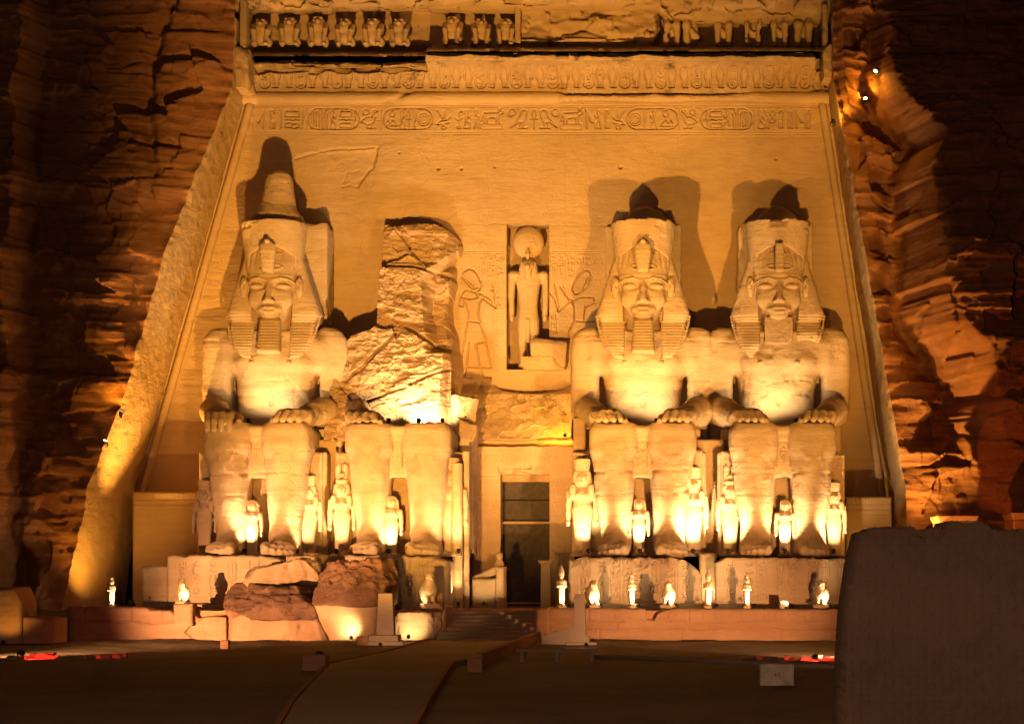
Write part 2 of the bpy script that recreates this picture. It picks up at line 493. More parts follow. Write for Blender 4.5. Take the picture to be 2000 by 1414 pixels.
# ------------------------------------------------------------------ materials
def stone(name, base, dark, light, bump=0.35, scale=1.0, rough=0.92, stain=None, strata=0.5, pits=0.25, cracks=0.0):
    m = bpy.data.materials.new(name)
    m.use_nodes = True
    nt = m.node_tree
    N, L = nt.nodes, nt.links
    b = N["Principled BSDF"]
    b.inputs["Roughness"].default_value = rough
    b.inputs["Specular IOR Level"].default_value = 0.15
    geo = N.new("ShaderNodeNewGeometry")
    def noise(sx, sy, sz, detail=6, rg=0.55):
        mp = N.new("ShaderNodeMapping")
        mp.inputs["Scale"].default_value = (sx * scale, sy * scale, sz * scale)
        L.new(geo.outputs["Position"], mp.inputs[0])
        n = N.new("ShaderNodeTexNoise")
        n.inputs["Scale"].default_value = 1.0
        n.inputs["Detail"].default_value = detail
        n.inputs["Roughness"].default_value = rg
        L.new(mp.outputs[0], n.inputs["Vector"])
        return n.outputs["Fac"]
    def ramp(fac, p0, p1, c0, c1):
        r = N.new("ShaderNodeValToRGB")
        r.color_ramp.elements[0].position = p0
        r.color_ramp.elements[1].position = p1
        r.color_ramp.elements[0].color = (*c0, 1)
        r.color_ramp.elements[1].color = (*c1, 1)
        L.new(fac, r.inputs[0])
        return r.outputs[0]
    def mix(fac, a, c, mode='MIX'):
        x = N.new("ShaderNodeMix")
        x.data_type = 'RGBA'
        x.blend_type = mode
        if isinstance(fac, float): x.inputs[0].default_value = fac
        else: L.new(fac, x.inputs[0])
        L.new(a, x.inputs[6]); L.new(c, x.inputs[7])
        return x.outputs[2]
    def math_(op, a, c):
        x = N.new("ShaderNodeMath")
        x.operation = op
        for i, v in enumerate((a, c)):
            if isinstance(v, float): x.inputs[i].default_value = v
            else: L.new(v, x.inputs[i])
        return x.outputs[0]
    big = noise(.22, .22, .3)
    mid = noise(1.3, 1.3, 1.7, 8, .6)
    band = noise(.18, .18, 2.6, 5, .6)
    fine = noise(9, 9, 14, 5, .65)
    scr = noise(1.2, 1.2, 9, 6, .6)
    c = ramp(big, .36, .66, dark, base)
    c = mix(math_('MULTIPLY', ramp(mid, .4, .75, (0, 0, 0), (1, 1, 1)), .55), c, ramp(fine, .3, .7, base, light))
    c = mix(math_('MULTIPLY', ramp(band, .45, .62, (0, 0, 0), (1, 1, 1)), strata), c, ramp(fine, .3, .7, dark, dark))
    if stain:
        s_ = noise(.7, .7, .8, 9, .68)
        c = mix(ramp(s_, .57, .68, (0, 0, 0), (1, 1, 1)), c, ramp(fine, .2, .8, stain, tuple(2.0 * v for v in stain)))
    L.new(c, b.inputs["Base Color"])
    h = math_('ADD', math_('MULTIPLY', mid, .5), math_('MULTIPLY', fine, pits))
    h = math_('ADD', h, math_('MULTIPLY', scr, .35))
    if cracks:
        wv = N.new("ShaderNodeVectorMath"); wv.operation = 'MULTIPLY_ADD'
        nz = N.new("ShaderNodeTexNoise"); nz.inputs["Scale"].default_value = .8; nz.inputs["Detail"].default_value = 5
        L.new(geo.outputs["Position"], nz.inputs["Vector"])
        L.new(nz.outputs["Color"], wv.inputs[0]); wv.inputs[1].default_value = (2.2, 2.2, 1.3); L.new(geo.outputs["Position"], wv.inputs[2])
        vo = N.new("ShaderNodeTexVoronoi"); vo.feature = 'DISTANCE_TO_EDGE'; vo.inputs["Scale"].default_value = .33
        L.new(wv.outputs[0], vo.inputs["Vector"])
        ck = ramp(vo.outputs["Distance"], 0.0, .022, (0, 0, 0), (1, 1, 1))
        cm = ramp(big, .46, .54, (1, 1, 1), (0, 0, 0))
        ck = math_('MAXIMUM', ck, cm)
        h = math_('ADD', h, math_('MULTIPLY', ck, cracks))
    bp = N.new("ShaderNodeBump")
    bp.inputs["Strength"].default_value = bump
    bp.inputs["Distance"].default_value = 0.12 / max(scale, .5)
    L.new(h, bp.inputs["Height"])
    L.new(bp.outputs[0], b.inputs["Normal"])
    return m

def plain(name, col, rough=0.6, metal=0.0, emit=None, strength=0.0, var=0.25):
    m = bpy.data.materials.new(name)
    m.use_nodes = True
    N, L = m.node_tree.nodes, m.node_tree.links
    b = N["Principled BSDF"]
    b.inputs["Roughness"].default_value = rough
    b.inputs["Metallic"].default_value = metal
    n = N.new("ShaderNodeTexNoise")
    n.inputs["Scale"].default_value = 4.0
    n.inputs["Detail"].default_value = 6
    tc = N.new("ShaderNodeNewGeometry")
    L.new(tc.outputs["Position"], n.inputs["Vector"])
    r = N.new("ShaderNodeValToRGB")
    r.color_ramp.elements[0].color = (*[v * (1 - var) for v in col], 1)
    r.color_ramp.elements[1].color = (*[min(1, v * (1 + var)) for v in col], 1)
    r.color_ramp.elements[0].position = .3
    r.color_ramp.elements[1].position = .7
    L.new(n.outputs["Fac"], r.inputs[0])
    L.new(r.outputs[0], b.inputs["Base Color"])
    if emit:
        b.inputs["Emission Color"].default_value = (*emit, 1)
        b.inputs["Emission Strength"].default_value = strength
    return m

M_WALL = stone("facade_sandstone", (.46, .32, .19), (.37, .25, .14), (.52, .38, .23), bump=.8, strata=.4, cracks=.16)
M_STATUE = stone("carved_sandstone", (.50, .365, .24), (.36, .25, .15), (.57, .43, .30), bump=.95, strata=.4, pits=.25, cracks=.13)
M_CLIFF = stone("cliff_sandstone", (.35, .165, .078), (.21, .085, .036), (.43, .24, .13), bump=.9, strata=.6, pits=.4)
M_CORN = stone("weathered_cornice_stone", (.42, .29, .17), (.30, .20, .11), (.48, .34, .2), bump=.5, stain=(.05, .035, .02), strata=.4)
M_RUBBLE = stone("broken_sandstone", (.45, .31, .19), (.34, .22, .13), (.52, .38, .24), bump=.7, strata=.4, pits=.35)
M_REDROCK = stone("reddish_block_stone", (.42, .25, .15), (.30, .16, .10), (.48, .31, .2), bump=.6, strata=.45)
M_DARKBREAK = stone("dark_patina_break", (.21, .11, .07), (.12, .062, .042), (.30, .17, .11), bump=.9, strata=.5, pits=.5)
M_TERR = stone("terrace_stone", (.42, .24, .14), (.32, .17, .09), (.48, .3, .18), bump=.5, strata=.4)
M_SAND = stone("dusty_ground", (.25, .18, .125), (.17, .12, .08), (.31, .23, .16), bump=.5, strata=.2)
M_PATH = stone("worn_walkway", (.37, .29, .21), (.31, .235, .165), (.42, .33, .24), bump=.25, strata=.1)
M_BRICK = None
M_DOOR = plain("dusty_door_net", (.07, .05, .037), .8)
M_BEAM = plain("weathered_beam", (.34, .2, .09), .7)
M_WOOD = plain("yellow_wood", (.5, .3, .1), .6)
M_IRON = plain("dark_lamp_metal", (.03, .028, .025), .5, .3)
M_WHITEBOX = plain("pale_painted_steel", (.5, .46, .36), .5)
M_LENS = plain("glowing_lamp_glass", (.9, .8, .6), .3, 0, (1, .75, .38), 7.0)
M_LENSW = plain("bright_lamp_glass", (.9, .8, .6), .3, 0, (1, .82, .5), 30.0)
M_LENSR = plain("red_lamp_glass", (.5, .05, .03), .3, 0, (1, .05, .04), 8.0)

# ================================================================== the setting: rock, ground, temple front
GZ = -0.5          # forecourt
TZ = 1.05          # terrace
PZT = 3.83         # top of the statue pedestals

def jambL(z): return -30.2 + np.clip(z - 7.64, 0, 22.6) * 0.279 + np.minimum(z - 7.64, 0) * 0.10
def jambR(z): return 13.54 - np.clip(z - 7.64, 0, 22.9) * 0.153 - np.minimum(z - 7.64, 0) * 0.05
def edgeL(z): return np.interp(z, [-1, 1, 6, 9, 12, 14, 20, 25, 30, 36, 46], [-12.2, -11.6, -9.6, -8.6, -7.3, -7.0, -7.1, -5.2, -3.2, -2.2, 1.0])
def edgeR(z): return np.interp(z, [-1, 6, 13, 20, 30, 36, 46], [-8.4, -7.6, -6.8, -5.7, -3.8, -2.6, 1.0])

# buttress of lit rock on the right: x of its near edge for each height
_bp = [(1712, 100), (1722, 170), (1778, 260), (1768, 330), (1770, 430), (1764, 560), (1790, 640), (1832, 690), (1868, 780), (1850, 820), (1876, 900), (1905, 1030), (1915, 1180)]
_bz = np.array([3 + (1116 - p[1]) / 36.2 for p in _bp])[::-1]
_bx = np.array([(p[0] - 1280) / 36.2 for p in _bp])[::-1]

def _h1(i, j, seed):
    i = np.asarray(i, np.int64); j = np.asarray(j, np.int64)
    return _hash(i + 1000, j + 1000, i * 0 + 7, seed)
def _beds(t0, t1, seed, lo=-6.0, hi=52.0):
    r = random.Random(seed); z = [lo]
    while z[-1] < hi: z.append(z[-1] + r.uniform(t0, t1) * (1.6 if r.random() < .2 else 1))
    return np.array(z)
def bedded(x, z, wob, t0, t1, w0, w1, seed):
    """layered blocks: every bed of the rock is split by upright joints, each block set back by its own amount"""
    b = _beds(t0, t1, seed)
    k = np.searchsorted(b, z + (t1 * .35) * wob)
    wd = w0 + (w1 - w0) * _h1(k, k * 0, seed)
    c = np.floor((x + .5 * wob + 9 * _h1(k, k * 0, seed + 1)) / wd + .25 * vnoise(np.stack([x * .3, z * .8, x * 0], 1), seed))
    o = _h1(k, c, seed + 2) - .5
    # blocks lean a little: their upper edge is worn back
    zt = (b[np.clip(k, 0, len(b) - 1)] - (z + (t1 * .35) * wob)) / t1
    return o + .22 * np.clip(.35 - zt, 0, 1) + .25 * (_h1(k, k * 0, seed + 3) - .5)
def cliff_y(x, z, side):
    """depth of the rock face (towards the viewer is negative)"""
    x = np.atleast_1d(np.asarray(x, np.float32)); z = np.atleast_1d(np.asarray(z, np.float32))
    P = np.stack([x, np.zeros_like(x), z], 1)
    wob = fbm(P * np.array([.2, 1, .45]) + 3, 3, 41)
    big = fbm(P * np.array([.1, 1, .13]), 3, 42)
    b1 = bedded(x, z, wob, 1.8, 4.2, 3.0, 9.0, 43)
    b2 = bedded(x, z, wob + .2 * big, .45, 1.3, 1.0, 4.5, 44)
    b3 = bedded(x, z, wob, .16, .42, .6, 3.0, 48)
    blk = facets(P * np.array([.35, 1, .6]) + np.array([0, .5, 0]), 45)
    thin = fbm(P * np.array([.3, 1, 5.2]) + np.stack([0 * x, 0 * x, .6 * wob], 1), 4, 46)
    fine = fbm(P * 2.6, 3, 47)
    ragz = np.stack([z * 0 + 3.3, z * 0, z], 1)
    rag_ = .45 * fbm(ragz * .8, 2, 55) + .28 * fbm(ragz * 3.0, 3, 56)
    if side == 'L':
        e = edgeL(z) + rag_ * np.exp(-np.abs(jambL(z) - x) / .55)
        d = np.clip((jambL(z) - x) / 2.2, 0, 1)
        y = e - .8 * d
        # a deep vertical joint, shelves and the far-left buttress
        far = np.clip((-33.35 + .4 * wob - (z - 12) * .02 - x) / .8, 0, 1)
        y = y - 2.6 * far
        jx = -27.6 + .9 * np.sin(z * .35) - (30 - z) * .09
        y = y + .5 * np.exp(-((x - jx) / .3) ** 2) * np.clip((z - 22) / 3, 0, 1) * d
        shelf = np.clip((z - (13.3 + .5 * wob)) / .5, 0, 1) - np.clip((z - (22.8 + .8 * wob)) / .6, 0, 1) * .4
        y = y + 1.3 * shelf * d - .7 * d
        cave = np.exp(-(((x + 34.6) / 2.2) ** 4 + ((z - 2.2) / 2.3) ** 4))
        y = y + 3.5 * cave
    elif side == 'R':
        e = edgeR(z) + rag_ * np.exp(-np.abs(jambR(z) - x) / .55)
        d = np.clip((x - jambR(z)) / 1.5, 0, 1)
        bx = np.interp(z, _bz, _bx) + .3 * wob + .7 * b2 + .4 * b1
        wid = np.interp(z, [0, 8, 12, 20, 28, 34], [2.8, 3.2, 2.3, 1.7, 1.4, 1.2])
        t = np.clip((x - bx) / wid, 0, 1)
        t = t * t * (3 - 2 * t) * .5 + t * .5
        step = np.interp(z, [0, 9, 12, 20, 28, 33, 36], [2.0, 2.4, 4.2, 5.0, 4.0, 2.4, .5])
        slot = np.exp(-((x - bx + .5) / .7) ** 2) * np.clip((z - 9) / 3, 0, 1) * np.clip((33 - z) / 3, 0, 1)
        y = e + .5 * d - step * t + 1.2 * slot
        lowf = np.clip((10.5 - z) / 1.0, 0, 1)
        y = y - .8 * lowf * d * (1 - t)
        # squared block above the jamb (lit by the lamps at its side)
        pl = np.clip((z - 28.6) / .3, 0, 1) * np.clip((x - jambR(z) - .2) / .3, 0, 1) * np.clip((bx - x) / .4, 0, 1)
        y = y - .8 * pl
    else:
        d = np.clip((z - 36.0) / .8, 0, 1)
        y = -1.6 - 1.0 * d + (z - 35) * .25
        gap = np.exp(-((x + 6.2) / 1.0) ** 2)
        y = y + .9 * gap
    amp = np.clip(d, .12, 1)
    y = y - amp * (.9 * big + 1.15 * b1 + .55 * b2 + .11 * b3 + .30 * blk + .07 * thin + .06 * fine)
    return y.astype(np.float32)

def cliff_patch(xa, xb, za, zb, nx, nz, side, pw=1.0):
    v = np.linspace(za, zb, nz)
    u = np.linspace(0, 1, nx) ** pw
    X0 = np.array([xa(z) for z in v]); X1 = np.array([xb(z) for z in v])
    X = (X0[:, None] + (X1 - X0)[:, None] * u[None, :]).ravel()
    Z = np.repeat(v, nx)
    return np.stack([X, cliff_y(X, Z, side), Z], 1), grid_faces(nz, nx)

cliff = obj("cliff", *join(
    cliff_patch(lambda z: jambL(z), lambda z: -50.0, -1.0, 46.0, 300, 560, 'L', 1.15),
    cliff_patch(lambda z: jambR(z), lambda z: 34.0, -1.0, 46.0, 260, 560, 'R', 1.15),
    cliff_patch(lambda z: jambL(z), lambda z: jambR(z), 36.0, 46.0, 420, 140, 'T'),
    (np.array([(-400, 2, -2), (-49.5, -6, -2), (-49.5, 3, 60), (-400, 40, 60), (400, 2, -2), (33.5, -14, -2), (33.5, 3, 60), (400, 40, 60)], np.float32),
     np.array([(0, 1, 2, 3), (5, 4, 7, 6)], np.int32))), M_CLIFF)
tag(cliff, "layered sandstone cliff around the temple front", kind="structure")

# ground sheet, from the viewer's feet to beyond the rock
gx = np.concatenate([[-600, -200, -90], np.linspace(-50, 40, 181), [90, 200, 600]])
gy = np.concatenate([[-700, -300, -150], np.linspace(-112, -8, 209), [20]])
GX, GY = np.meshgrid(gx, gy, indexing='ij')
P = np.stack([GX.ravel(), GY.ravel(), np.zeros(GX.size)], 1).astype(np.float32)
gzv = GZ + .05 * fbm(P * .35, 4, 61) + .03 * fbm(P * 1.7, 2, 62)
slope = np.clip((P[:, 1] + 23) / 3, 0, 1) * np.clip((-15 - P[:, 1]) / 2, 0, 1)
gzv += .12 * slope * (1 + fbm(P * .8, 3, 63))
ground = obj("ground", np.stack([P[:, 0], P[:, 1], gzv], 1), grid_faces(len(gx), len(gy)), M_SAND)
tag(ground, "dark dusty forecourt ground", kind="structure")

# walkway leading to the steps, with its raised edges
def strip(ptsL, ptsR, z, n=24):
    V, Fq = [], []
    L_, R_ = np.array(ptsL, float), np.array(ptsR, float)
    k = 0
    for i in range(len(L_)):
        for t in np.linspace(0, 1, n):
            p = L_[i] + (R_[i] - L_[i]) * t
            V.append((p[0], p[1], z if np.isscalar(z) else z[i]))
    return np.array(V, np.float32), grid_faces(len(L_), n)
def gpt(px, py, z=GZ):
    y = CAMY + FL * (CAMZ - z) / (py - HY)
    return (PX(px, y), y)
wl_ = [gpt(850, 1250), gpt(760, 1277), gpt(640, 1303), gpt(570, 1380), gpt(530, 1450)]
wr_ = [gpt(1045, 1255), gpt(995, 1279), gpt(882, 1302), gpt(838, 1372), gpt(800, 1450)]
V1 = strip(wl_, wr_, GZ + .14)
walk = obj("walkway", *V1, M_PATH)
tag(walk, "pale worn walkway up to the temple steps", kind="structure")
edges = []
for pts in (wl_, wr_):
    for i in range(len(pts) - 1):
        a, b = np.array(pts[i]), np.array(pts[i + 1])
        t = (b - a) / np.linalg.norm(b - a)
        nrm = np.array([-t[1], t[0]]) * .07
        q = [a + nrm, a - nrm, b - nrm, b + nrm]
        V = np.array([(p[0], p[1], zz) for zz in (GZ - .1, GZ + .2) for p in q], np.float32)
        edges.append((V, np.array([(4, 5, 6, 7), (0, 1, 5, 4), (1, 2, 6, 5), (2, 3, 7, 6), (3, 0, 4, 7)], np.int32)))
kerb = obj("walkway_kerb", *join(*edges), M_TERR, smooth=False)
tag(kerb, "low kerb along both sides of the walkway", kind="structure")

# ------------------------------------------------------------------ temple front
temple = thing("temple_facade", "tall sloping rock-cut temple front with carved cornice, hieroglyph band and dark central doorway", "temple", (0, 0, 0))

R0 = Relief(240, 1780, 170, 1200, 1.0)
BT, BB = 205, 259      # band of large signs
for y in (206, 209, 258, 262):
    R0.stroke([(488, y), (1600, y)], 1.2, .04)
R0.stroke([(494, 206), (494, 258)], 1.2, .04)
gl = lambda n, cx, w, f=False, y0=214, y1=250: R0.glyph(n, cx - w / 2, y0, w, y1 - y0, 1.9, .12, f)
gl('blade', 510, 15); gl('crook', 531, 18); gl('staff', 548, 9); gl('comb', 570, 26); gl('sun', 574, 14, False, 240, 252); gl('knife', 590, 8)
R0.stroke([(598, 212), (598, 252)], 1.4, .07)
R0.cartouche(601, 701, 212, 252, 2.0, .12)
gl('ms', 615, 17); gl('flower', 633, 14); gl('man', 650, 15); gl('comb', 675, 22); gl('knife', 691, 7)
gl('duck', 721, 34); R0.stroke([(744, 212), (744, 252)], 1.2, .06)
R0.cartouche(748, 845, 212, 252, 2.0, .12)
gl('snake', 764, 22); gl('water', 766, 24, False, 238, 252); gl('man', 786, 13); gl('ankh', 798, 9); gl('reed', 810, 8); gl('ring', 828, 25, False, 220, 246)
R0.disc(828, 233, 8, .05); R0.disc(721 - 6, 220, 6, .05)
gl('bee', 866, 28); gl('sedge', 896, 15); gl('man', 912, 15); gl('stand', 931, 14); gl('bull', 961, 42, False, 214, 240); R0.stroke([(940, 242), (980, 242), (980, 252), (940, 252), (940, 242)], 1.3, .07)
R0.disc(996, 222, 8, .06)
gl('falcon', 1014, 34); gl('ankh', 1043, 18); gl('falcon', 1071, 34, True); R0.disc(1087, 222, 8, .06)
gl('bull', 1117, 42, False, 214, 240); R0.stroke([(1096, 242), (1136, 242), (1136, 252), (1096, 252), (1096, 242)], 1.3, .07)
gl('blade', 1150, 16, True); gl('man', 1168, 15, True); gl('crook', 1186, 14); gl('bee', 1208, 26, True)
R0.cartouche(1225, 1325, 212, 252, 2.0, .12)
gl('ring', 1241, 25, False, 220, 246); R0.disc(1241, 233, 8, .05); gl('reed', 1260, 8); gl('man', 1276, 14, True); gl('snake', 1303, 26, True); gl('water', 1303, 26, False, 240, 252)
R0.stroke([(1327, 212), (1327, 252)], 1.4, .07)
gl('duck', 1347, 32, True); R0.cartouche(1369, 1470, 212, 252, 2.0, .12)
gl('knife', 1382, 8, True); gl('comb', 1399, 22); gl('man', 1420, 14, True); gl('flower', 1438, 15); gl('ms', 1455, 16)
R0.stroke([(1474, 212), (1474, 252)], 1.4, .07)
gl('man', 1487, 15); gl('stand', 1497, 12); gl('sun', 1509, 12, False, 214, 228); gl('sun', 1509, 12, False, 228, 241); gl('crook', 1526, 16, True); gl('bars', 1543, 16); gl('blade', 1560, 16, True); gl('flower', 1577, 14)

# two kings in outline and the text columns beside the niche (measured on the wall, x right, y down)
def zp(pts): return [(840 + u / 2.828, 400 + v / 2.828) for u, v in pts]
KING_L = [[(180, 395), (183, 372), (210, 352), (240, 360), (262, 385), (285, 440), (276, 455), (240, 462), (232, 440), (180, 395)],
          [(176, 398), (226, 455), (235, 482)], [(276, 455), (270, 470), (240, 478)],
          [(165, 495), (200, 470), (240, 478), (275, 490), (300, 498)], [(165, 495), (180, 512), (220, 520)],
          [(165, 495), (160, 555), (180, 558), (184, 522)], [(195, 530), (215, 600), (206, 640), (190, 740), (172, 850), (185, 950)],
          [(300, 498), (272, 540), (265, 600), (275, 650), (300, 720), (335, 898)], [(195, 892), (335, 898)], [(206, 640), (275, 650)],
          [(215, 760), (200, 890), (190, 950), (230, 955)], [(250, 765), (275, 890), (292, 950), (335, 955)], [(250, 765), (300, 755)],
          [(300, 498), (330, 520), (362, 568), (352, 465), (340, 470)], [(290, 515), (362, 568)], [(352, 465), (345, 440)], [(255, 480), (262, 510), (220, 520)]]
KING_R = [[(785, 470), (792, 440), (815, 400), (850, 362), (880, 365), (892, 395), (870, 410), (845, 470)], [(785, 470), (800, 492), (820, 490), (845, 470)],
          [(892, 395), (880, 440), (845, 470)], [(745, 495), (790, 530), (830, 510), (905, 510), (915, 540)], [(790, 530), (800, 580), (800, 640)],
          [(915, 540), (860, 560), (850, 640)], [(740, 450), (750, 495), (780, 540)], [(665, 490), (690, 520), (710, 590), (775, 530)], [(690, 440), (700, 500), (712, 560)],
          [(800, 640), (770, 690), (765, 740)], [(800, 640), (860, 645), (920, 640)], [(720, 450), (745, 490)]]
for s_ in KING_L + KING_R:
    R0.stroke(zp(s_), 2.3, .16)
for u, v in (((150, 258), (412, 258)), ((665, 258), (970, 258)), ((150, 268), (412, 268)), ((665, 268), (970, 268)), ((668, 258), (668, 410)), ((410, 258), (408, 300))):
    R0.stroke(zp([u, v]), 1.0, .05)
for i, (a, b, c, d) in enumerate([(275, 318, 270, 405), (320, 362, 270, 405), (366, 405, 270, 405), (345, 380, 590, 860), (668, 700, 270, 405), (706, 750, 270, 405), (754, 800, 270, 405), (672, 705, 600, 720), (362, 392, 410, 560)]):
    p = zp([(a, c), (b, d)])
    R0.column(p[0][0], p[1][0], p[0][1], p[1][1], 200 + i, 1.0, .06)
for i in range(6):
    R0.glyph(SMALL[(i * 5) % len(SMALL)], *zp([(815 + 25 * i, 290)])[0], 8, 14, 1.0, .05)
# cracks, joints and small sockets in the plain wall
def crack(pts, w, dp, seed):
    r = random.Random(seed)
    out = []
    for (xa, ya), (xb, yb) in zip(pts[:-1], pts[1:]):
        n = max(2, int(math.hypot(xb - xa, yb - ya) / 5))
        for i in range(n):
            t = i / n
            out.append((xa + (xb - xa) * t + r.uniform(-1.6, 1.6), ya + (yb - ya) * t + r.uniform(-1.6, 1.6)))
    out.append(pts[-1])
    R0.stroke(out, w, dp)
crack([(578, 310), (620, 298), (650, 293), (690, 291), (737, 288)], 2.2, .10, 1)
crack([(737, 288), (728, 325), (712, 345), (697, 366)], 2.4, .16, 2)
crack([(697, 366), (680, 362), (668, 366)], 1.8, .08, 3)
crack([(668, 366), (676, 338), (700, 333)], 1.4, .06, 4)
for a in ([(954, 262), (955, 430)], [(1106, 262), (1107, 500)], [(826, 262), (827, 420)], [(1290, 300), (1291, 420)], [(600, 265), (601, 420)]):
    crack(a, .9, .03, 9)
for a in ([(890, 438), (988, 438)], [(1073, 440), (1190, 441)], [(500, 330), (640, 420)][:1] + [(620, 332)], [(1350, 270), (1600, 268)]):
    crack(a, 1.0, .03, 10)
for cx_, cy_, r_ in ((856, 330, 3), (901, 330, 3), (1212, 327, 4), (966, 327, 2), (1516, 311, 2.5), (780, 299, 2)):
    R0.disc(cx_, cy_, r_, .25)
# fractured bed under the niche
crack([(905, 772), (960, 770), (1010, 768), (1052, 766), (1105, 752)], 2.4, .16, 12)
crack([(1010, 822), (1040, 818), (1105, 820)], 2.0, .1, 13)
for i in range(4):
    R0.column(1040 + 18 * i, 1054 + 18 * i, 770, 812, 300 + i, 1.0, .05)

def wall_y(px, py):
    """relief of the wall at Y about 0; px, py in wall units (33.6 per metre)"""
    P = np.stack([px / 33.6, np.zeros_like(px), -py / 33.6], 1)
    y = R0.at(px, py)
    y = y + .05 * fbm(P * .35, 3, 71) + .022 * fbm(P * np.array([.9, 1, 3.5]), 4, 72) + .008 * fbm(P * 7, 2, 73)
    # flaked area around the cracks
    fl = np.clip(((px - 560) / 120), 0, 1) * np.clip((740 - px) / 12, 0, 1) * np.clip((py - 292 - .05 * (740 - px)) / 5, 0, 1) * np.clip((400 - py) / 90, 0, 1)
    y = y + .10 * fl + .06 * fl * facets(P * np.array([.5, 1, .9]), 75)
    return y

def wall_patch(x0, x1, y0, y1, stx, sty, hole=None):
    xs = np.linspace(x0, x1, int((x1 - x0) / stx) + 1)
    ys = np.linspace(y0, y1, int((y1 - y0) / sty) + 1)
    X, Y = np.meshgrid(xs, ys, indexing='ij')
    X, Y = X.ravel(), Y.ravel()
    Fq = grid_faces(len(xs), len(ys))
    if hole is not None:
        cx_ = X[Fq].mean(1); cy_ = Y[Fq].mean(1)
        Fq = Fq[~((cx_ > hole[0]) & (cx_ < hole[1]) & (cy_ > hole[2]) & (cy_ < hole[3]))]
    V = np.stack([(X - VPX) / sc(0), wall_y(X, Y), CAMZ + (HY - Y) / sc(0)], 1)
    return V, Fq[:, ::-1]

NX0, NX1, NY0, NY1 = 989, 1073, 438, 722      # niche opening
obj("rear_wall", *join(wall_patch(240, 885, 263, 1010, 1.8, 1.8), wall_patch(1190, 1780, 263, 1010, 1.8, 1.8), wall_patch(885, 1190, 263, 480, 1.6, 1.6, (NX0, NX1, NY0, 480)),
                       wall_patch(240, 1780, 172, 204, 2, 2)), M_WALL, temple)
obj("inscription_band", *wall_patch(240, 1780, 204, 263, 1.0, .9), M_WALL, temple)
obj("relief_panel", *wall_patch(885, 1190, 480, 960, 1.0, 1.0, (NX0, NX1, 480, NY1)), M_WALL, temple)
# niche: sides, top, back
nx0, nx1 = PX(NX0, 0), PX(NX1, 0)
nzt, nzb = PZ(NY0, 0), PZ(NY1, 0)
nd = 1.5
V = np.array([(nx0, 0.05, nzb), (nx0, nd, nzb), (nx0, nd, nzt), (nx0, 0.05, nzt), (nx1, 0.05, nzb), (nx1, nd, nzb), (nx1, nd, nzt), (nx1, 0.05, nzt)], np.float32)
obj("niche", V, np.array([(0, 1, 2, 3), (5, 4, 7, 6), (1, 5, 6, 2), (3, 2, 6, 7), (0, 4, 5, 1)], np.int32), M_WALL, temple, False)

# jambs: the cut sides of the recess
for side, jf, ef in (('L', jambL, edgeL), ('R', jambR, edgeR)):
    nz, nu = 420, 70
    zz = np.linspace(-.8, 34.5, nz)
    U = np.tile(np.linspace(0, 1, nu), nz)
    Z = np.repeat(zz, nu)
    xe = np.array([jf(z) for z in zz])
    ye = cliff_y(xe, zz, side)
    Y = .3 + U * (np.repeat(ye, nu) - .3)
    P = np.stack([np.zeros_like(Z), Y, Z], 1)
    s_ = -1 if side == 'L' else 1
    dx = .10 * fbm(P * np.array([1, .3, .25]), 3, 81) + .045 * fbm(P * np.array([1, 1.2, 2.5]), 3, 82) + .012 * fbm(P * np.array([1, 5, 5.]), 3, 84)
    rag = np.clip((U - .86) / .14, 0, 1)
    dx = dx + rag * (.25 * np.abs(fbm(P * np.array([1, 1, 2.8]), 3, 83)) + .12)
    taper = np.clip((1 - U) / .02, 0, 1)
    X = jf(Z) + s_ * dx * taper
    Fq = grid_faces(nz, nu, flip=(side == 'R'))
    obj("side_wall", np.stack([X, Y, Z], 1), Fq, M_WALL, temple)
    # roll moulding along the wall's edge
    pts = [(jf(z) - s_ * (.42), -.06, z) for z in np.linspace(7.2 if side == 'L' else 7.0, 30.4, 40)]
    obj("edge_moulding", *tube(pts, .24, 10), M_WALL, temple)

# torus moulding and cornice across the top
def xrow(y0, y1, n): return np.linspace(y0, y1, n)
tx = np.linspace(PX(474, 0), PX(1618, 0), 700)
ang = np.linspace(-math.pi * .6, math.pi * .6, 14)
TX, TA = np.meshgrid(tx, ang, indexing='ij')
pxx = TX.ravel() * 33.6 + 1280
P = np.stack([TX.ravel(), TA.ravel() * .3, np.zeros(TX.size)], 1)
rad = .36 + .02 * fbm(P * np.array([.8, 1, 1]), 3, 91)
brk = np.clip((pxx - 1090) / 15, 0, 1) * np.clip(fbm(P * np.array([.28, .8, 1]) + 5, 3, 92) * 2.4 + .55, 0, 1)
brk = np.maximum(brk, np.exp(-((pxx - 783 - 14 * TA.ravel()) / 11) ** 2) * .7)
rad = rad * (1 - .55 * brk) + .05 * brk * facets(P * np.array([1.6, 2, 1]), 93)
zc = PZ(193, 0)
V = np.stack([TX.ravel(), -.12 - rad * np.cos(TA.ravel()), zc + rad * np.sin(TA.ravel())], 1)
obj("torus_moulding", V, grid_faces(len(tx), len(ang)), M_WALL, temple)

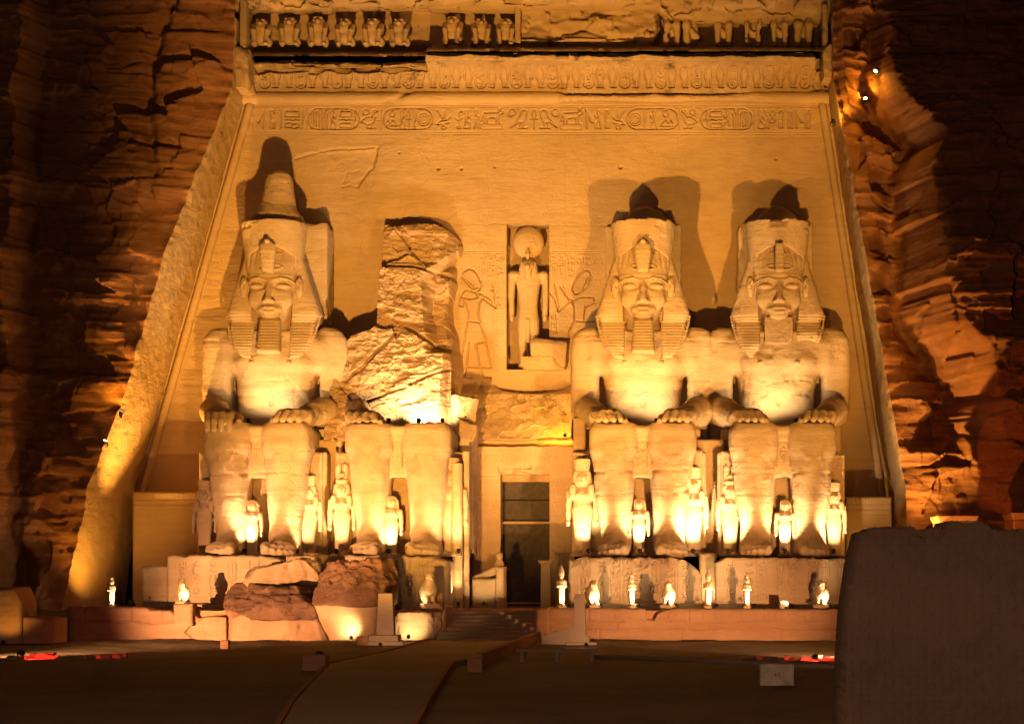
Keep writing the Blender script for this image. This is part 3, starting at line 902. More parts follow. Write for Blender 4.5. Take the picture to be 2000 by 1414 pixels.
R1 = Relief(430, 1640, 90, 190, 1.0)
u0 = 507
i = 0
for k, x in enumerate(np.arange(512, 1600, 23.6)):
    j = k % 3
    if j == 0:
        R1.cartouche(x - 10, x + 10, 127, 172, 2.0, .15)
        for q in range(3):
            R1.glyph(SMALL[(k * 7 + q * 3) % len(SMALL)], x - 6, 131 + 13 * q, 12, 11, 1.5, .12)
    else:
        R1.glyph('cobra', x - 11, 124, 21, 47, 2.3, .17, flip=(j == 2))
    R1.stroke(arc(x, 121, 8, 4, 180, 360, 8), 1.8, .12)
cpx = np.linspace(452, 1612, 1000)
cs = np.linspace(0, 1, 84)
CX, CS = np.meshgrid(cpx, cs, indexing='ij')
CX, CS = CX.ravel(), CS.ravel()
py = np.interp(CS, [0, .8, .84, 1.0], [182, 120, 118, 100])
bow = np.interp(CS, [0, .25, .5, .7, .8, .84, 1], [-.25, -.32, -.62, -1.25, -1.8, -2.1, -2.2])
P = np.stack([CX / 33.6, np.zeros_like(CX), -py / 33.6], 1)
rgh = fbm(P * 1.1, 4, 95)
lf = np.clip((836 + 3 * rgh - CX) / 4, 0, 1)                       # left stretch: upper half broken off
topl = np.clip((146 + 8 * rgh - py) / 6, 0, 1) * lf
y = bow + R1.at(CX, py) * (1 - topl) + .05 * rgh + .03 * fbm(P * 4, 2, 96)
y = y * (1 - topl) + topl * (-.45 + .35 * facets(P * np.array([.5, 1, 1.4]), 97) + .15 * rgh)
chip = np.clip((np.abs(CX - 1100) < 12) * 1.0, 0, 1) * np.clip(fbm(P * np.array([1.5, 1, .8]) + 9, 2, 98) + .45, 0, 1)
y = y + .35 * chip
fil = np.clip((110 + 7 * fbm(P * np.array([.8, 1, .4]) + 4, 3, 99) - py) / 4, 0, 1)
y = y + fil * (.6 + .3 * facets(P * np.array([.8, 1, 1.3]), 100))
endr = np.clip((CX - (1585 + 10 * rgh)) / 10, 0, 1)
y = y * (1 - endr) + endr * (-.3 + .4 * facets(P * 1.2, 101))
zadd = .12 * np.clip((CS - .9) * 10, 0, 1) * rgh
V = np.stack([PX(CX, -1.0), y, PZ(py, bow) + zadd], 1)
obj("cornice", V, grid_faces(len(cpx), len(cs)), M_CORN, temple)

# ledge over the cornice and the recess that holds the row of baboons
lx = np.linspace(PX(456, -.5), PX(1626, -.5), 540)
prof_ = [(-1.9, 101), (-1.75, 96), (-1.3, 93.5), (-.3, 93), (.75, 92.5), (.8, 60), (.8, 25), (.2, 25), (-.3, 25), (-.9, 17), (-1.2, 9), (-1.5, -8)]
pk = np.array(prof_)
tt = np.linspace(0, 1, 90)
seg = np.concatenate([[0], np.cumsum(np.hypot(np.diff(pk[:, 0]), np.diff(pk[:, 1]) / 34))]); seg /= seg[-1]
ly, lz = np.interp(tt, seg, pk[:, 0]), np.interp(tt, seg, pk[:, 1])
LX, LT = np.meshgrid(lx, np.arange(len(tt)), indexing='ij')
LX, LT = LX.ravel(), LT.ravel()
yy, pyy = ly[LT], lz[LT]
yb_ = yy.copy()
pxx = LX * sc(-.5) + 1280
P = np.stack([LX, yy, -pyy / 34], 1)
ro = fbm(P * .9, 4, 111); fc = facets(P * np.array([.55, .9, 1.1]), 112)
mid_gap = np.clip((pxx - 1012) / 6, 0, 1) * np.clip((1290 + 20 * ro - pxx) / 10, 0, 1)   # collapsed stretch of the frieze
inn = np.clip((yy + .6) / 1.2, 0, 1)
yy = yy - mid_gap * inn * (1.5 + .5 * fc) + .1 * ro + .13 * fc * np.clip(1 - inn, .2, 1)
leftup = np.clip((838 - pxx) / 4, 0, 1) * np.clip((pyy - 88) / 4, 0, 1)
yy = yy + leftup * 1.0
topb = np.clip((27 - pyy) / 3, 0, 1)
lipd = np.clip((pxx - 1285) / 25, 0, 1) * np.clip((60 - pyy) / 34, 0, 1)
pyy = pyy + lipd * (22 + 7 * fbm(P * np.array([.7, 1, 0]) + 8, 3, 114)) * np.clip((pyy + 8) / 30, 0, 1)
pyy = pyy + topb * np.where((pxx > 650) & (pxx < 840), -3, 3) + topb * 2 * ro
yy = yy + topb * (.35 * fc + .25 * np.where(pxx > 1290, fbm(P * np.array([.5, .5, .5]), 2, 113) * 2, 0))
V = np.stack([LX, yy, PZ(pyy, yb_)], 1)
obj("baboon_ledge", V, grid_faces(len(lx), len(tt)), M_CORN, temple)
# end pieces of the ledge and the broken cornice corner
def rock_mesh(c, hf, seed, nplanes=14, h=None, rough=.12, rot=(0, 0, 0), rnd=.75):
    """broken block: planes cut from a box, facetted and chipped"""
    r = random.Random(seed)
    h = h or min(hf) / 9
    e = [v * 1.15 + 2 * h for v in hf]
    g = Clay([-v for v in e], e, h)
    g.box((0, 0, 0), hf, min(hf) * .08)
    for _ in range(nplanes):
        n = np.array([r.uniform(-1, 1) for _ in range(3)])
        n /= np.linalg.norm(n)
        sup = sum(abs(n[i]) * hf[i] for i in range(3))
        g.plane(n, sup * r.uniform(rnd, 1.0))
    V, Q = g.mesh()
    N = vnormals(V, Q)
    S = V / (np.mean(hf))
    V = V + N * (rough * np.mean(hf) * (.55 * facets(S * 1.7 + seed, seed) + .5 * fbm(S * 2.2 + seed, 4, seed)))[:, None]
    R = rotm(*rot)
    return (V @ R.T + np.array(c)).astype(np.float32), Q
for c_, h_, s_, r_ in (((466, 140), (.75, 1.0, 1.2), 5, 0), ((456, 163), (.8, .8, .45), 6, 0), ((1622, 128), (.5, 1.0, 1.0), 8, 0), ((1632, 112), (.55, .5, .5), 9, .5)):
    obj("broken_corner", *rock_mesh((PX(c_[0], -1.2), -1.1, PZ(c_[1], -1.2)), h_, s_, rot=(0, r_, 0)), M_CORN, temple)
for a_, b_, c_, d_ in ((475, 484, 92, -1.6), (1008, 1015, 90, -1.0), (1606, 1613, 100, -1.6)):
    V, Q = rock_mesh((0, 0, 0), ((PX(b_, -1) - PX(a_, -1)) / 2 + .06, .45 - d_ / 2, 1.55), a_, 6, h=.06, rough=.05)
    obj("upright_edge", V + np.array([PX((a_ + b_) / 2, -1), d_ / 2 + .3, PZ(c_, -1) + 1.3], np.float32), Q, M_CORN, temple)

# ================================================================== the seated colossi (local space: x across, y depth with the wall at 0, z above the pedestal)
CX4 = [-21.3, -13.75, -0.68, 6.83]

def limbs(g, hang=0, hands=(1, 1)):
    for s in (-1, 1):
        zs = [0.0, .6, 1.2, 2.2, 3.4, 4.6, 5.4, 6.1, 6.7, 7.02]
        g.prof(zs, [.82, .78, .77, .92, 1.06, 1.14, 1.22, 1.28, 1.28, 1.18], [1.0, .95, .98, 1.1, 1.25, 1.38, 1.42, 1.4, 1.35, 1.2],
               cx=[s * v for v in (1.40, 1.40, 1.41, 1.45, 1.5, 1.5, 1.52, 1.53, 1.53, 1.53)],
               cy=[-7.8, -7.8, -7.82, -7.95, -8.0, -8.0, -8.0, -8.05, -8.05, -8.0], n=2.5)
        # shin ridge, knee cap, calf
        g.path([(s * 1.42, -8.62, 1.4), (s * 1.47, -9.0, 3.0), (s * 1.52, -9.25, 5.0)], [.2, .26, .3], .5)
        g.box((s * 1.55, -6.1, 6.2), (1.25, 3.15, .86), .45, .35)
        g.ell((s * 1.52, -9.28, 5.75), (.62, .3, .5), .25)
        g.path([(s * 1.52 - .5, -9.38, 5.6), (s * 1.52 - .3, -9.46, 5.26), (s * 1.52 + .3, -9.46, 5.26), (s * 1.52 + .5, -9.38, 5.6)], [.1, .12, .12, .1], .12)
        g.path([(s * .75, -8.9, 4.9), (s * .95, -9.1, 4.3), (s * 1.0, -9.0, 3.2)], [.12, .16, .12], .3)
        # foot: instep, ball, five toes
        g.cone((s * 1.40, -8.2, .95), (s * 1.52, -10.1, .36), .72, .42, .45, sq=(.92, 1, 1))
        g.box((s * 1.52, -9.3, .3), (.78, 1.25, .34), .28, .4)
        g.ell((s * 1.4, -7.0, .5), (.7, .55, .55), .3)
        for q, (tx_, ty_, tr) in enumerate([(.93, -11.05, .29), (1.33, -11.0, .21), (1.66, -10.88, .195), (1.95, -10.7, .18), (2.2, -10.48, .165)]):
            g.path([(s * (tx_ * .9 + .16), ty_ + 1.0, .42), (s * tx_, ty_ + .28, .40), (s * (tx_ + .015), ty_ + .02, tr * .95)], [tr * 1.02, tr * 1.08, tr], .07, sq=(1, 1, 1))
            g.ell((s * (tx_ + .01), ty_ - .16, tr * 1.45), (tr * .66, .09, tr * .5), .02)
        # ankle bones
        g.ell((s * 2.0, -7.9, 1.15), (.2, .3, .25), .15)
        if hands[(s + 1) // 2]:
            g.box((s * 2.12, -7.9, 7.5), (.8, .8, .42), .34, .25)
            for q in range(4):
                fx = s * (2.12 + (-.6 + .4 * q))
                ln = [.05, -.12, -.1, .12][q]
                dx_ = -s * .2
                if hang == s:
                    g.path([(fx, -8.3, 7.62), (fx + dx_, -9.25 + ln, 7.5), (fx + 1.2 * dx_, -9.62 + ln, 7.12), (fx + 1.25 * dx_, -9.66 + ln, 6.7)], [.21, .21, .19, .15], .04)
                else:
                    g.path([(fx, -8.2, 7.72), (fx + dx_, -8.95 + ln, 7.58), (fx + 1.9 * dx_, -9.5 + ln, 7.22)], [.23, .22, .16], .05)
            g.path([(s * 1.4, -7.4, 7.55), (s * 1.05, -8.2, 7.4), (s * .92, -9.0, 7.2)], [.26, .22, .16], .08)
    # kilt: apron across the lap and the hem between the knees
    g.box((0, -6.2, 6.55), (1.4, 2.75, .42), .12, .12)
    g.box((0, -8.55, 6.72), (.56, .5, .16), .05)
    g.box((0, -8.1, 5.5), (.5, .6, 1.3), .06)

def torso(g, s4=False):
    zs = [6.5, 7.5, 8.5, 9.5, 10.5, 11.5, 12.2, 12.7, 13.1]
    g.prof(zs, [2.2, 2.15, 2.1, 2.15, 2.3, 2.45, 2.5, 2.2, 1.3], [1.75, 1.72, 1.66, 1.68, 1.72, 1.68, 1.5, 1.2, .95], cy=-3.3, n=2.9, k=.25)
    for s in (-1, 1):
        g.ell((s * .98, -4.72, 10.8), (.98, .38, .5), .35)
        g.path([(s * .6, -3.4, 12.2), (s * 3.1, -3.4, 12.05)], [.66, .6], .3)
        g.box((s * 2.4, -3.4, 11.3), (.9, 1.15, 1.0), .6, .5)
        g.prof([7.7, 8.1, 9.0, 10.4, 11.6, 12.2, 12.6, 12.82], [.66, .76, .8, .82, .82, .78, .66, .42], [.72, .85, .9, .95, .98, .95, .8, .55], cx=[s * v for v in (3.22, 3.26, 3.28, 3.28, 3.26, 3.2, 3.08, 2.95)], cy=-3.45, n=3.6, k=.12)
        g.path([(s * 3.25, -3.7, 8.15), (s * 3.0, -5.6, 7.95), (s * 2.4, -7.4, 7.65)], [.8, .78, .6], .25)
        g.cone((s * .35, -4.95, 12.35), (s * 1.7, -4.3, 12.55), .16, .1, .2)
        g.ell((s * 1.05, -5.2, 10.72), (.14, .08, .14), .03)
    g.ell((0, -5.05, 8.55), (.16, .25, .28), .1, 'cut')
    g.path([(0, -5.3, 11.4), (0, -5.2, 9.5)], [.1, .1], .3, 'cut')

def head(seed):
    g = Clay((-2.1, -6.5, 12.1), (2.1, -2.4, 17.0), .046)
    g.prof([12.1, 12.8, 13.6], [1.15, .95, .9], [1.15, .95, .9], cy=-3.95, n=2.2)
    zs = [13.1, 13.25, 13.6, 14.1, 14.6, 15.1, 15.6, 16.2, 16.8]
    g.prof(zs, [.5, .72, .95, 1.14, 1.28, 1.36, 1.38, 1.32, 1.1], [.8, .98, 1.1, 1.17, 1.2, 1.22, 1.2, 1.14, 1.0], cy=-4.35, n=2.45, k=.15)
    g.ell((0, -5.36, 13.32), (.5, .26, .24), .2)
    for s in (-1, 1):
        g.ell((s * .72, -5.14, 14.2), (.5, .3, .5), .3)
        g.ell((s * .68, -5.66, 14.93), (.54, .34, .31), .08, 'cut')
        g.ell((s * .70, -5.2, 14.93), (.44, .36, .2), .015)
        for sg in (1, -1):
            g.path([(s * (.70 - .47), -5.5, 14.92), (s * .46, -5.56, 14.93 + sg * .17), (s * .70, -5.56, 14.93 + sg * .225), (s * .96, -5.44, 14.93 + sg * .16), (s * 1.24, -5.1, 14.92)], [.03, .05, .055, .05, .03], .01, 'cut')
        g.path([(s * .2, -5.5, 15.0), (s * .44, -5.52, 15.19), (s * .70, -5.52, 15.245), (s * .98, -5.38, 15.19), (s * 1.28, -5.02, 15.0)], [.02, .035, .04, .035, .025], .01)
        g.path([(s * .2, -5.58, 15.24), (s * .6, -5.6, 15.36), (s * 1.0, -5.38, 15.31), (s * 1.28, -5.0, 15.16)], [.06, .06, .05, .04], .06)
        g.ell((s * .2, -5.72, 14.04), (.165, .2, .13), .07)
        g.ell((s * .13, -5.84, 13.95), (.06, .1, .05), .03, 'cut')
        # ears, standing forward of the head cloth
        g.ell((s * 1.53, -4.82, 14.95), (.23, .24, .58), .08)
        g.ell((s * 1.55, -5.08, 15.03), (.12, .15, .37), .05, 'cut')
        g.path([(s * 1.45, -5.02, 15.3), (s * 1.6, -5.0, 15.05), (s * 1.52, -5.0, 14.75)], [.05, .05, .05], .04)
        g.ell((s * .58, -5.5, 13.62), (.08, .1, .06), .05, 'cut')
    g.path([(0, -5.5, 15.2), (0, -5.64, 14.75), (0, -5.92, 14.12)], [.13, .155, .18], .16)
    g.ell((0, -5.86, 14.06), (.18, .16, .13), .08)
    g.ell((0, -5.44, 13.62), (.66, .22, .22), .2)
    g.path([(-.55, -5.46, 13.63), (-.22, -5.62, 13.72), (0, -5.63, 13.70), (.22, -5.62, 13.72), (.55, -5.46, 13.63)], [.045, .08, .08, .08, .045], .03)
    g.path([(-.48, -5.48, 13.57), (-.2, -5.61, 13.48), (.2, -5.61, 13.48), (.48, -5.48, 13.57)], [.045, .09, .09, .045], .03)
    g.path([(-.56, -5.64, 13.60), (0, -5.75, 13.6), (.56, -5.64, 13.60)], [.022, .028, .022], .02, 'cut')
    V, Q = g.mesh()
    return weather(V, Q, seed, .012, .02, 0, .006), Q

def nemes(seed, lap=(1, 1), brk=None):
    g = Clay((-3.1, -5.9, 10.5), (3.1, -2.0, 17.6), .05)
    zs = [13.05, 13.45, 13.6, 14.2, 15.2, 16.1, 16.6, 17.1]
    g.prof(zs, [2.42, 2.58, 2.58, 2.42, 2.12, 1.82, 1.66, 1.4], [1.25, 1.32, 1.32, 1.26, 1.2, 1.18, 1.14, 1.0], cy=[-3.6, -3.62, -3.62, -3.6, -3.5, -3.5, -3.6, -3.6], n=6)
    # cap over the brow
    g.prof([15.45, 15.7, 16.2, 16.7, 17.1, 17.4], [1.36, 1.42, 1.54, 1.58, 1.5, 1.3], [1.27, 1.24, 1.12, .98, .86, .7], cy=-4.33, n=2.35, k=.05)
    g.prof([15.36, 15.58], [1.38, 1.42], [1.27, 1.29], cy=-4.33, n=2.4, k=.02)
    g.prof([12.4, 15.36], [1.14, 1.2], [2.2, 2.2], cy=-6.3, n=4, op='cut', k=.05)
    for s in (-1, 1):
        if not lap[(s + 1) // 2]:
            continue
        zl = [11.0, 11.15, 11.6, 12.2, 12.8, 13.3, 13.6]
        inn = np.array([1.05, 1.04, 1.02, 1.0, .98, .96, .96])
        out = np.array([1.5, 1.75, 2.05, 2.25, 2.36, 2.42, 2.45])
        g.prof(zl, (out - inn) / 2, [.3, .32, .36, .42, .5, .6, .6], cx=s * (out + inn) / 2, cy=[-4.93, -4.92, -4.85, -4.62, -4.3, -3.9, -3.7], n=4.5, k=.03)
        g.path([(s * 1.02, -5.15, 10.97), (s * 1.55, -5.08, 11.08), (s * 2.0, -4.98, 11.5), (s * 2.33, -4.78, 12.2), (s * 2.5, -4.5, 12.9), (s * 2.6, -4.3, 13.4)], [.07, .08, .08, .08, .08, .07], .03)
    V, Q = g.mesh()
    N = vnormals(V, Q)
    z = V[:, 2]
    low = np.clip((13.5 - z) / .1, 0, 1)
    s1 = np.clip(-.2 + np.sin(z * 2 * math.pi / .165), -1, 1) * .024 * low * (N[:, 1] < -.2)
    wing = (np.abs(V[:, 0]) > 1.45) & (z > 13.6)
    s2 = -np.clip(np.sin(z * 2 * math.pi / .3) - .75, 0, 1) * .05 * wing
    capm = (z > 15.95) & (N[:, 1] < -.1) & (np.abs(V[:, 0]) < 1.5)
    s3 = -np.clip(np.sin(np.arctan2(V[:, 0], -(V[:, 1] + 4.3)) * 24) - .1, 0, 1) * .06 * capm
    V = V + N * (s1 + s2 + s3)[:, None]
    if brk is not None:
        for c, r, a in brk:
            d = np.clip(1.25 - np.linalg.norm((V - np.array(c)) / np.array(r), axis=1), 0, 1)
            V = V + np.array([0, 1.0, 0]) * (a * d * (1 + .8 * facets(V * 1.6, seed + 3)))[:, None]
    return weather(V, Q, seed + 1, .012, .03, .04, .01), Q

def crown(seed, tall=False):
    g = Clay((-2.2, -6.2, 16.2), (2.2, -1.9, 22.2), .06)
    if tall:
        g.prof([16.3, 16.7, 17.1, 17.5, 18.0, 18.6], [1.60, 1.63, 1.67, 1.71, 1.76, 1.80], [1.38, 1.4, 1.46, 1.52, 1.6, 1.7], cy=-4.1, n=2.2)
        g.prof([18.4, 18.7, 19.0, 19.3, 19.6, 20.4, 21.0, 21.3, 21.5], [1.7, 1.62, 1.42, 1.2, .98, .84, .76, .68, .5], [1.6, 1.5, 1.35, 1.15, .98, .86, .8, .7, .5], cx=[.0, .05, .1, .12, .15, .2, .22, .22, .2], cy=-3.8, n=2.2, k=.12)
    else:
        g.prof([16.3, 16.7, 17.1, 17.5, 18.0, 18.6], [1.60, 1.63, 1.67, 1.71, 1.76, 1.80], [1.38, 1.4, 1.46, 1.52, 1.6, 1.7], cy=-4.1, n=2.2)
        g.prof([18.4, 18.8, 19.2, 19.55, 19.75], [1.55, 1.45, 1.15, .7, .3], [.9, .85, .7, .5, .25], cx=.1 if seed % 2 else -.1, cy=-2.9, n=2.1, k=.1)
    g.prof([16.2, 16.42, 16.7, 17.0, 17.2], [1.85, 1.6, 1.12, .62, .15], 1.75, cy=-6.35, n=8, op='cut', k=.04)
    V, Q = g.mesh()
    N = vnormals(V, Q)
    z = V[:, 2]
    top = np.clip((z - 18.45) / .2, 0, 1) * (.6 if tall else 1)
    f = facets(V * 1.1 + seed, seed + 2)
    V = V + np.array([0, 0, 1.0]) * (top * .16 * f)[:, None]
    chip = np.clip((fbm(V * np.array([.8, .8, 1.0]) + seed * 3.1, 3, seed) - .2) / .08, 0, 1) * np.clip((z - 18.1) / .4, 0, 1) * np.clip((18.75 - z) / .1, 0, 1)
    V = V - N * (.22 * chip * (1 + .5 * f))[:, None]
    return weather(V, Q, seed + 2, .014, .04, .05, .012), Q

def uraeus(seed, broken=False):
    g = Clay((-.8, -7.0, 15.6), (.8, -5.0, 17.6), .04)
    if broken:
        g.prof([15.65, 16.4, 17.2], [.26, .26, .22], [.34, .3, .28], cy=[-5.8, -5.78, -5.78], n=4)
    else:
        g.prof([15.55, 15.8, 16.3, 16.8, 17.1, 17.25], [.30, .34, .40, .46, .44, .3], [.2, .26, .28, .28, .24, .18], cy=[-5.78, -5.86, -5.92, -5.95, -5.95, -5.9], n=2.6)
        g.ell((0, -6.1, 17.3), (.15, .26, .12), .1)
    for s in (-1, 1):
        g.path([(s * .3, -5.6, 15.8), (s * .55, -5.5, 15.84), (s * .68, -5.42, 15.95), (s * .55, -5.42, 16.08), (s * .3, -5.5, 16.08)], [.08] * 5, .03)
    V, Q = g.mesh()
    N = vnormals(V, Q)
    V = V + N * (.006 * np.sin(V[:, 2] * 26) * (N[:, 1] < -.3))[:, None]
    return weather(V, Q, seed + 3, .012, .02, .05, 0), Q

def beard(seed):
    g = Clay((-.9, -6.6, 11.0), (.9, -4.4, 13.9), .04)
    g.prof([11.2, 11.32, 12.2, 13.05, 13.2], [.64, .66, .6, .56, .5], [.5, .55, .52, .46, .4], cy=[-5.62, -5.6, -5.36, -5.12, -5.0], n=4)
    V, Q = g.mesh()
    N = vnormals(V, Q)
    V = V + N * (.02 * np.clip(np.sin(V[:, 2] * 2 * math.pi / .17) - .1, -1, 1) * (N[:, 1] < -.3) * (V[:, 2] < 13.05) * (V[:, 2] > 11.45))[:, None]
    return weather(V, Q, seed + 4, .008, .015, .0, 0), Q

def throne_mesh(cx, seed, slab_hw=2.15, slab_x=0.0, top=18.9, arms=True):
    """side and back blocks of the seat with queens' slabs; front carries columns of signs"""
    ms = []
    g = Clay((-3.9, -7.4, -.1), (3.9, .4, 19.4), .13)
    g.box((0, -3.5, 2.82), (3.45, 3.6, 2.85), .06)
    g.box((0, -2.3, 6.2), (3.2, 2.6, .9), .06)
    g.box((0, -6.0, 6.3), (1.5, 2.2, .5), .06)
    if arms:
        g.box((0, -1.2, 9.0), (3.75, 1.55, 3.1), .3)
    g.box((slab_x, -1.0, (11 + top) / 2), (slab_hw, 1.35, (top - 11) / 2), .08)
    V, Q = g.mesh()
    V = weather(V, Q, seed, .02, .04, .1, .02)
    topm = np.clip((V[:, 2] - top + .5) / .3, 0, 1)
    V[:, 2] += topm * .3 * facets(V * 1.2, seed)
    return V, Q

def cart_arm(cx, s, seed):
    """cartouche cut into the upper arm"""
    out = []
    x0 = s * 3.25
    def st(pts, r=.028):
        P3 = []
        for u, v in pts:
            xx = x0 + (u - .5) * .62
            dz = v
            yy = -3.45 - math.sqrt(max(.05, .82 ** 2 - (xx - s * 3.22) ** 2)) - .0
            P3.append((xx, yy, dz))
        out.append(tube(P3, r, 5, False))
    st([(u, 9.9 + v * .62) for u, v in arc(.5, .5, .42, .18 * 0 + .5, 0, 360, 12)] if False else [(u, z) for u, z in [(.15, 9.2), (.15, 10.5), (.3, 10.75), (.7, 10.75), (.85, 10.5), (.85, 9.2), (.7, 8.98), (.3, 8.98), (.15, 9.2)]])
    r = random.Random(seed)
    for z in (9.2, 9.75, 10.25):
        for stt in GLYPH[r.choice(['man', 'sun', 'ankh', 'comb', 'ms', 'snake'])]:
            st([(.28 + .44 * u, z + .42 * v) for u, v in stt], .022)
    for stt in GLYPH['sun']:
        st([(.25 + .5 * u, 11.0 + .4 * v) for u, v in stt], .026)
    return join(*out)

def colossus(i, label, tall=False, has_beard=True, seed=1, unbroken_urs=True, brk=None, lap=(1, 1), chest_hit=False, slab=(2.15, 0.0)):
    t = thing("seated_colossus", label, "statue", (CX4[i], 0, PZT), "seated colossi along the temple front")
    g = Clay((-4.3, -11.7, -.1), (4.3, -.9, 13.4), .09)
    limbs(g, hang=-1 if tall else 0)
    torso(g)
    if chest_hit:
        g.ell((.9, -5.6, 12.0), (1.3, .45, .75), .12, 'cut')
        g.ell((-.7, -5.6, 11.7), (.9, .38, .5), .1, 'cut')
    V, Q = g.mesh()
    V = weather(V, Q, seed, .02, .06, .07 if not chest_hit else .1, .02)
    # bedding cracks across shins and chest
    N = vnormals(V, Q)
    for z0, a in ((4.35, .11), (3.2, .06), (9.7, .08), (2.1, .05), (11.9, .05), (5.6, .04), (8.9, .05)):
        zz = z0 + .18 * fbm(V * np.array([.8, .1, .1]) + seed, 3, seed + 40) + .05 * (seed % 5)
        V -= N * (a * np.exp(-((V[:, 2] - zz) / .035) ** 2) * (vnoise(V * .6, seed + 41) > -.1))[:, None]
    if chest_hit:
        m = np.clip(1.2 - np.linalg.norm((V - np.array([-1.5, -9.2, 4.0])) / np.array([1.2, 1.5, 1.7]), axis=1), 0, 1)
        V += N * (m * .07 * np.clip(fbm(V * np.array([.7, .7, 3.4]), 3, 9) * 2.2, -1, 1))[:, None]
    obj("body", V, Q, M_STATUE, t)
    obj("head", *head(seed), M_STATUE, t)
    obj("headcloth", *nemes(seed, lap, brk), M_STATUE, t)
    obj("crown", *crown(seed, tall), M_STATUE, t)
    obj("uraeus", *uraeus(seed, not unbroken_urs), M_STATUE, t)
    if has_beard:
        obj("beard", *beard(seed), M_STATUE, t)
    else:
        obj("beard_stump", *rock_mesh((0, -4.95, 12.5), (.78, .4, .75), seed + 8, 6, rough=.07), M_RUBBLE, t)
    obj("throne", *throne_mesh(CX4[i], seed + 6, *slab), M_STATUE, t)
    for s in (-1, 1):
        obj("arm_cartouche", *cart_arm(0, s, seed * 3 + s), M_STATUE, t)
    return t

c1 = colossus(0, "leftmost seated colossus, the only one that keeps the tall tip of its crown", tall=True, seed=11, slab=(2.3, .35))
c3 = colossus(2, "bearded seated colossus with a flat broken crown, just right of the doorway", seed=23)
c4 = colossus(3, "rightmost seated colossus, beardless with a cracked chest and chipped head cloth", has_beard=False, seed=31, unbroken_urs=False, chest_hit=True,
              brk=[((1.6, -5.2, 11.5), (.95, 1.0, .7), .55), ((-.9, -5.2, 11.2), (.7, 1.0, .5), .4), ((-2.4, -4.6, 13.9), (.5, 1.2, .9), .25)])

# the broken one: legs, hands and lap below a slope of shattered rock
t2 = thing("broken_colossus", "shattered seated colossus left of the doorway, only its legs and lap still whole", "statue", (CX4[1], 0, PZT), "seated colossi along the temple front")
g = Clay((-4.3, -11.7, -.1), (4.3, -.9, 9.0), .09)
limbs(g, hands=(1, 0))
g.path([(-3.0, -4.0, 8.0), (-2.6, -5.6, 7.95), (-2.1, -7.3, 7.6)], [.8, .72, .48], .25)
V, Q = g.mesh()
V = weather(V, Q, 47, .012, .05, .05, .012)
hit = np.clip((V[:, 2] - 7.0) / .3, 0, 1) * (V[:, 0] < -.5)
V += np.array([0, 0, 1]) * (hit * .22 * facets(V * 1.6, 48) - hit * .1)[:, None]
obj("legs", V, Q, M_STATUE, t2)
obj("throne", *throne_mesh(0, 53, 1.5, -1.2, 12.0, arms=False), M_STATUE, t2)

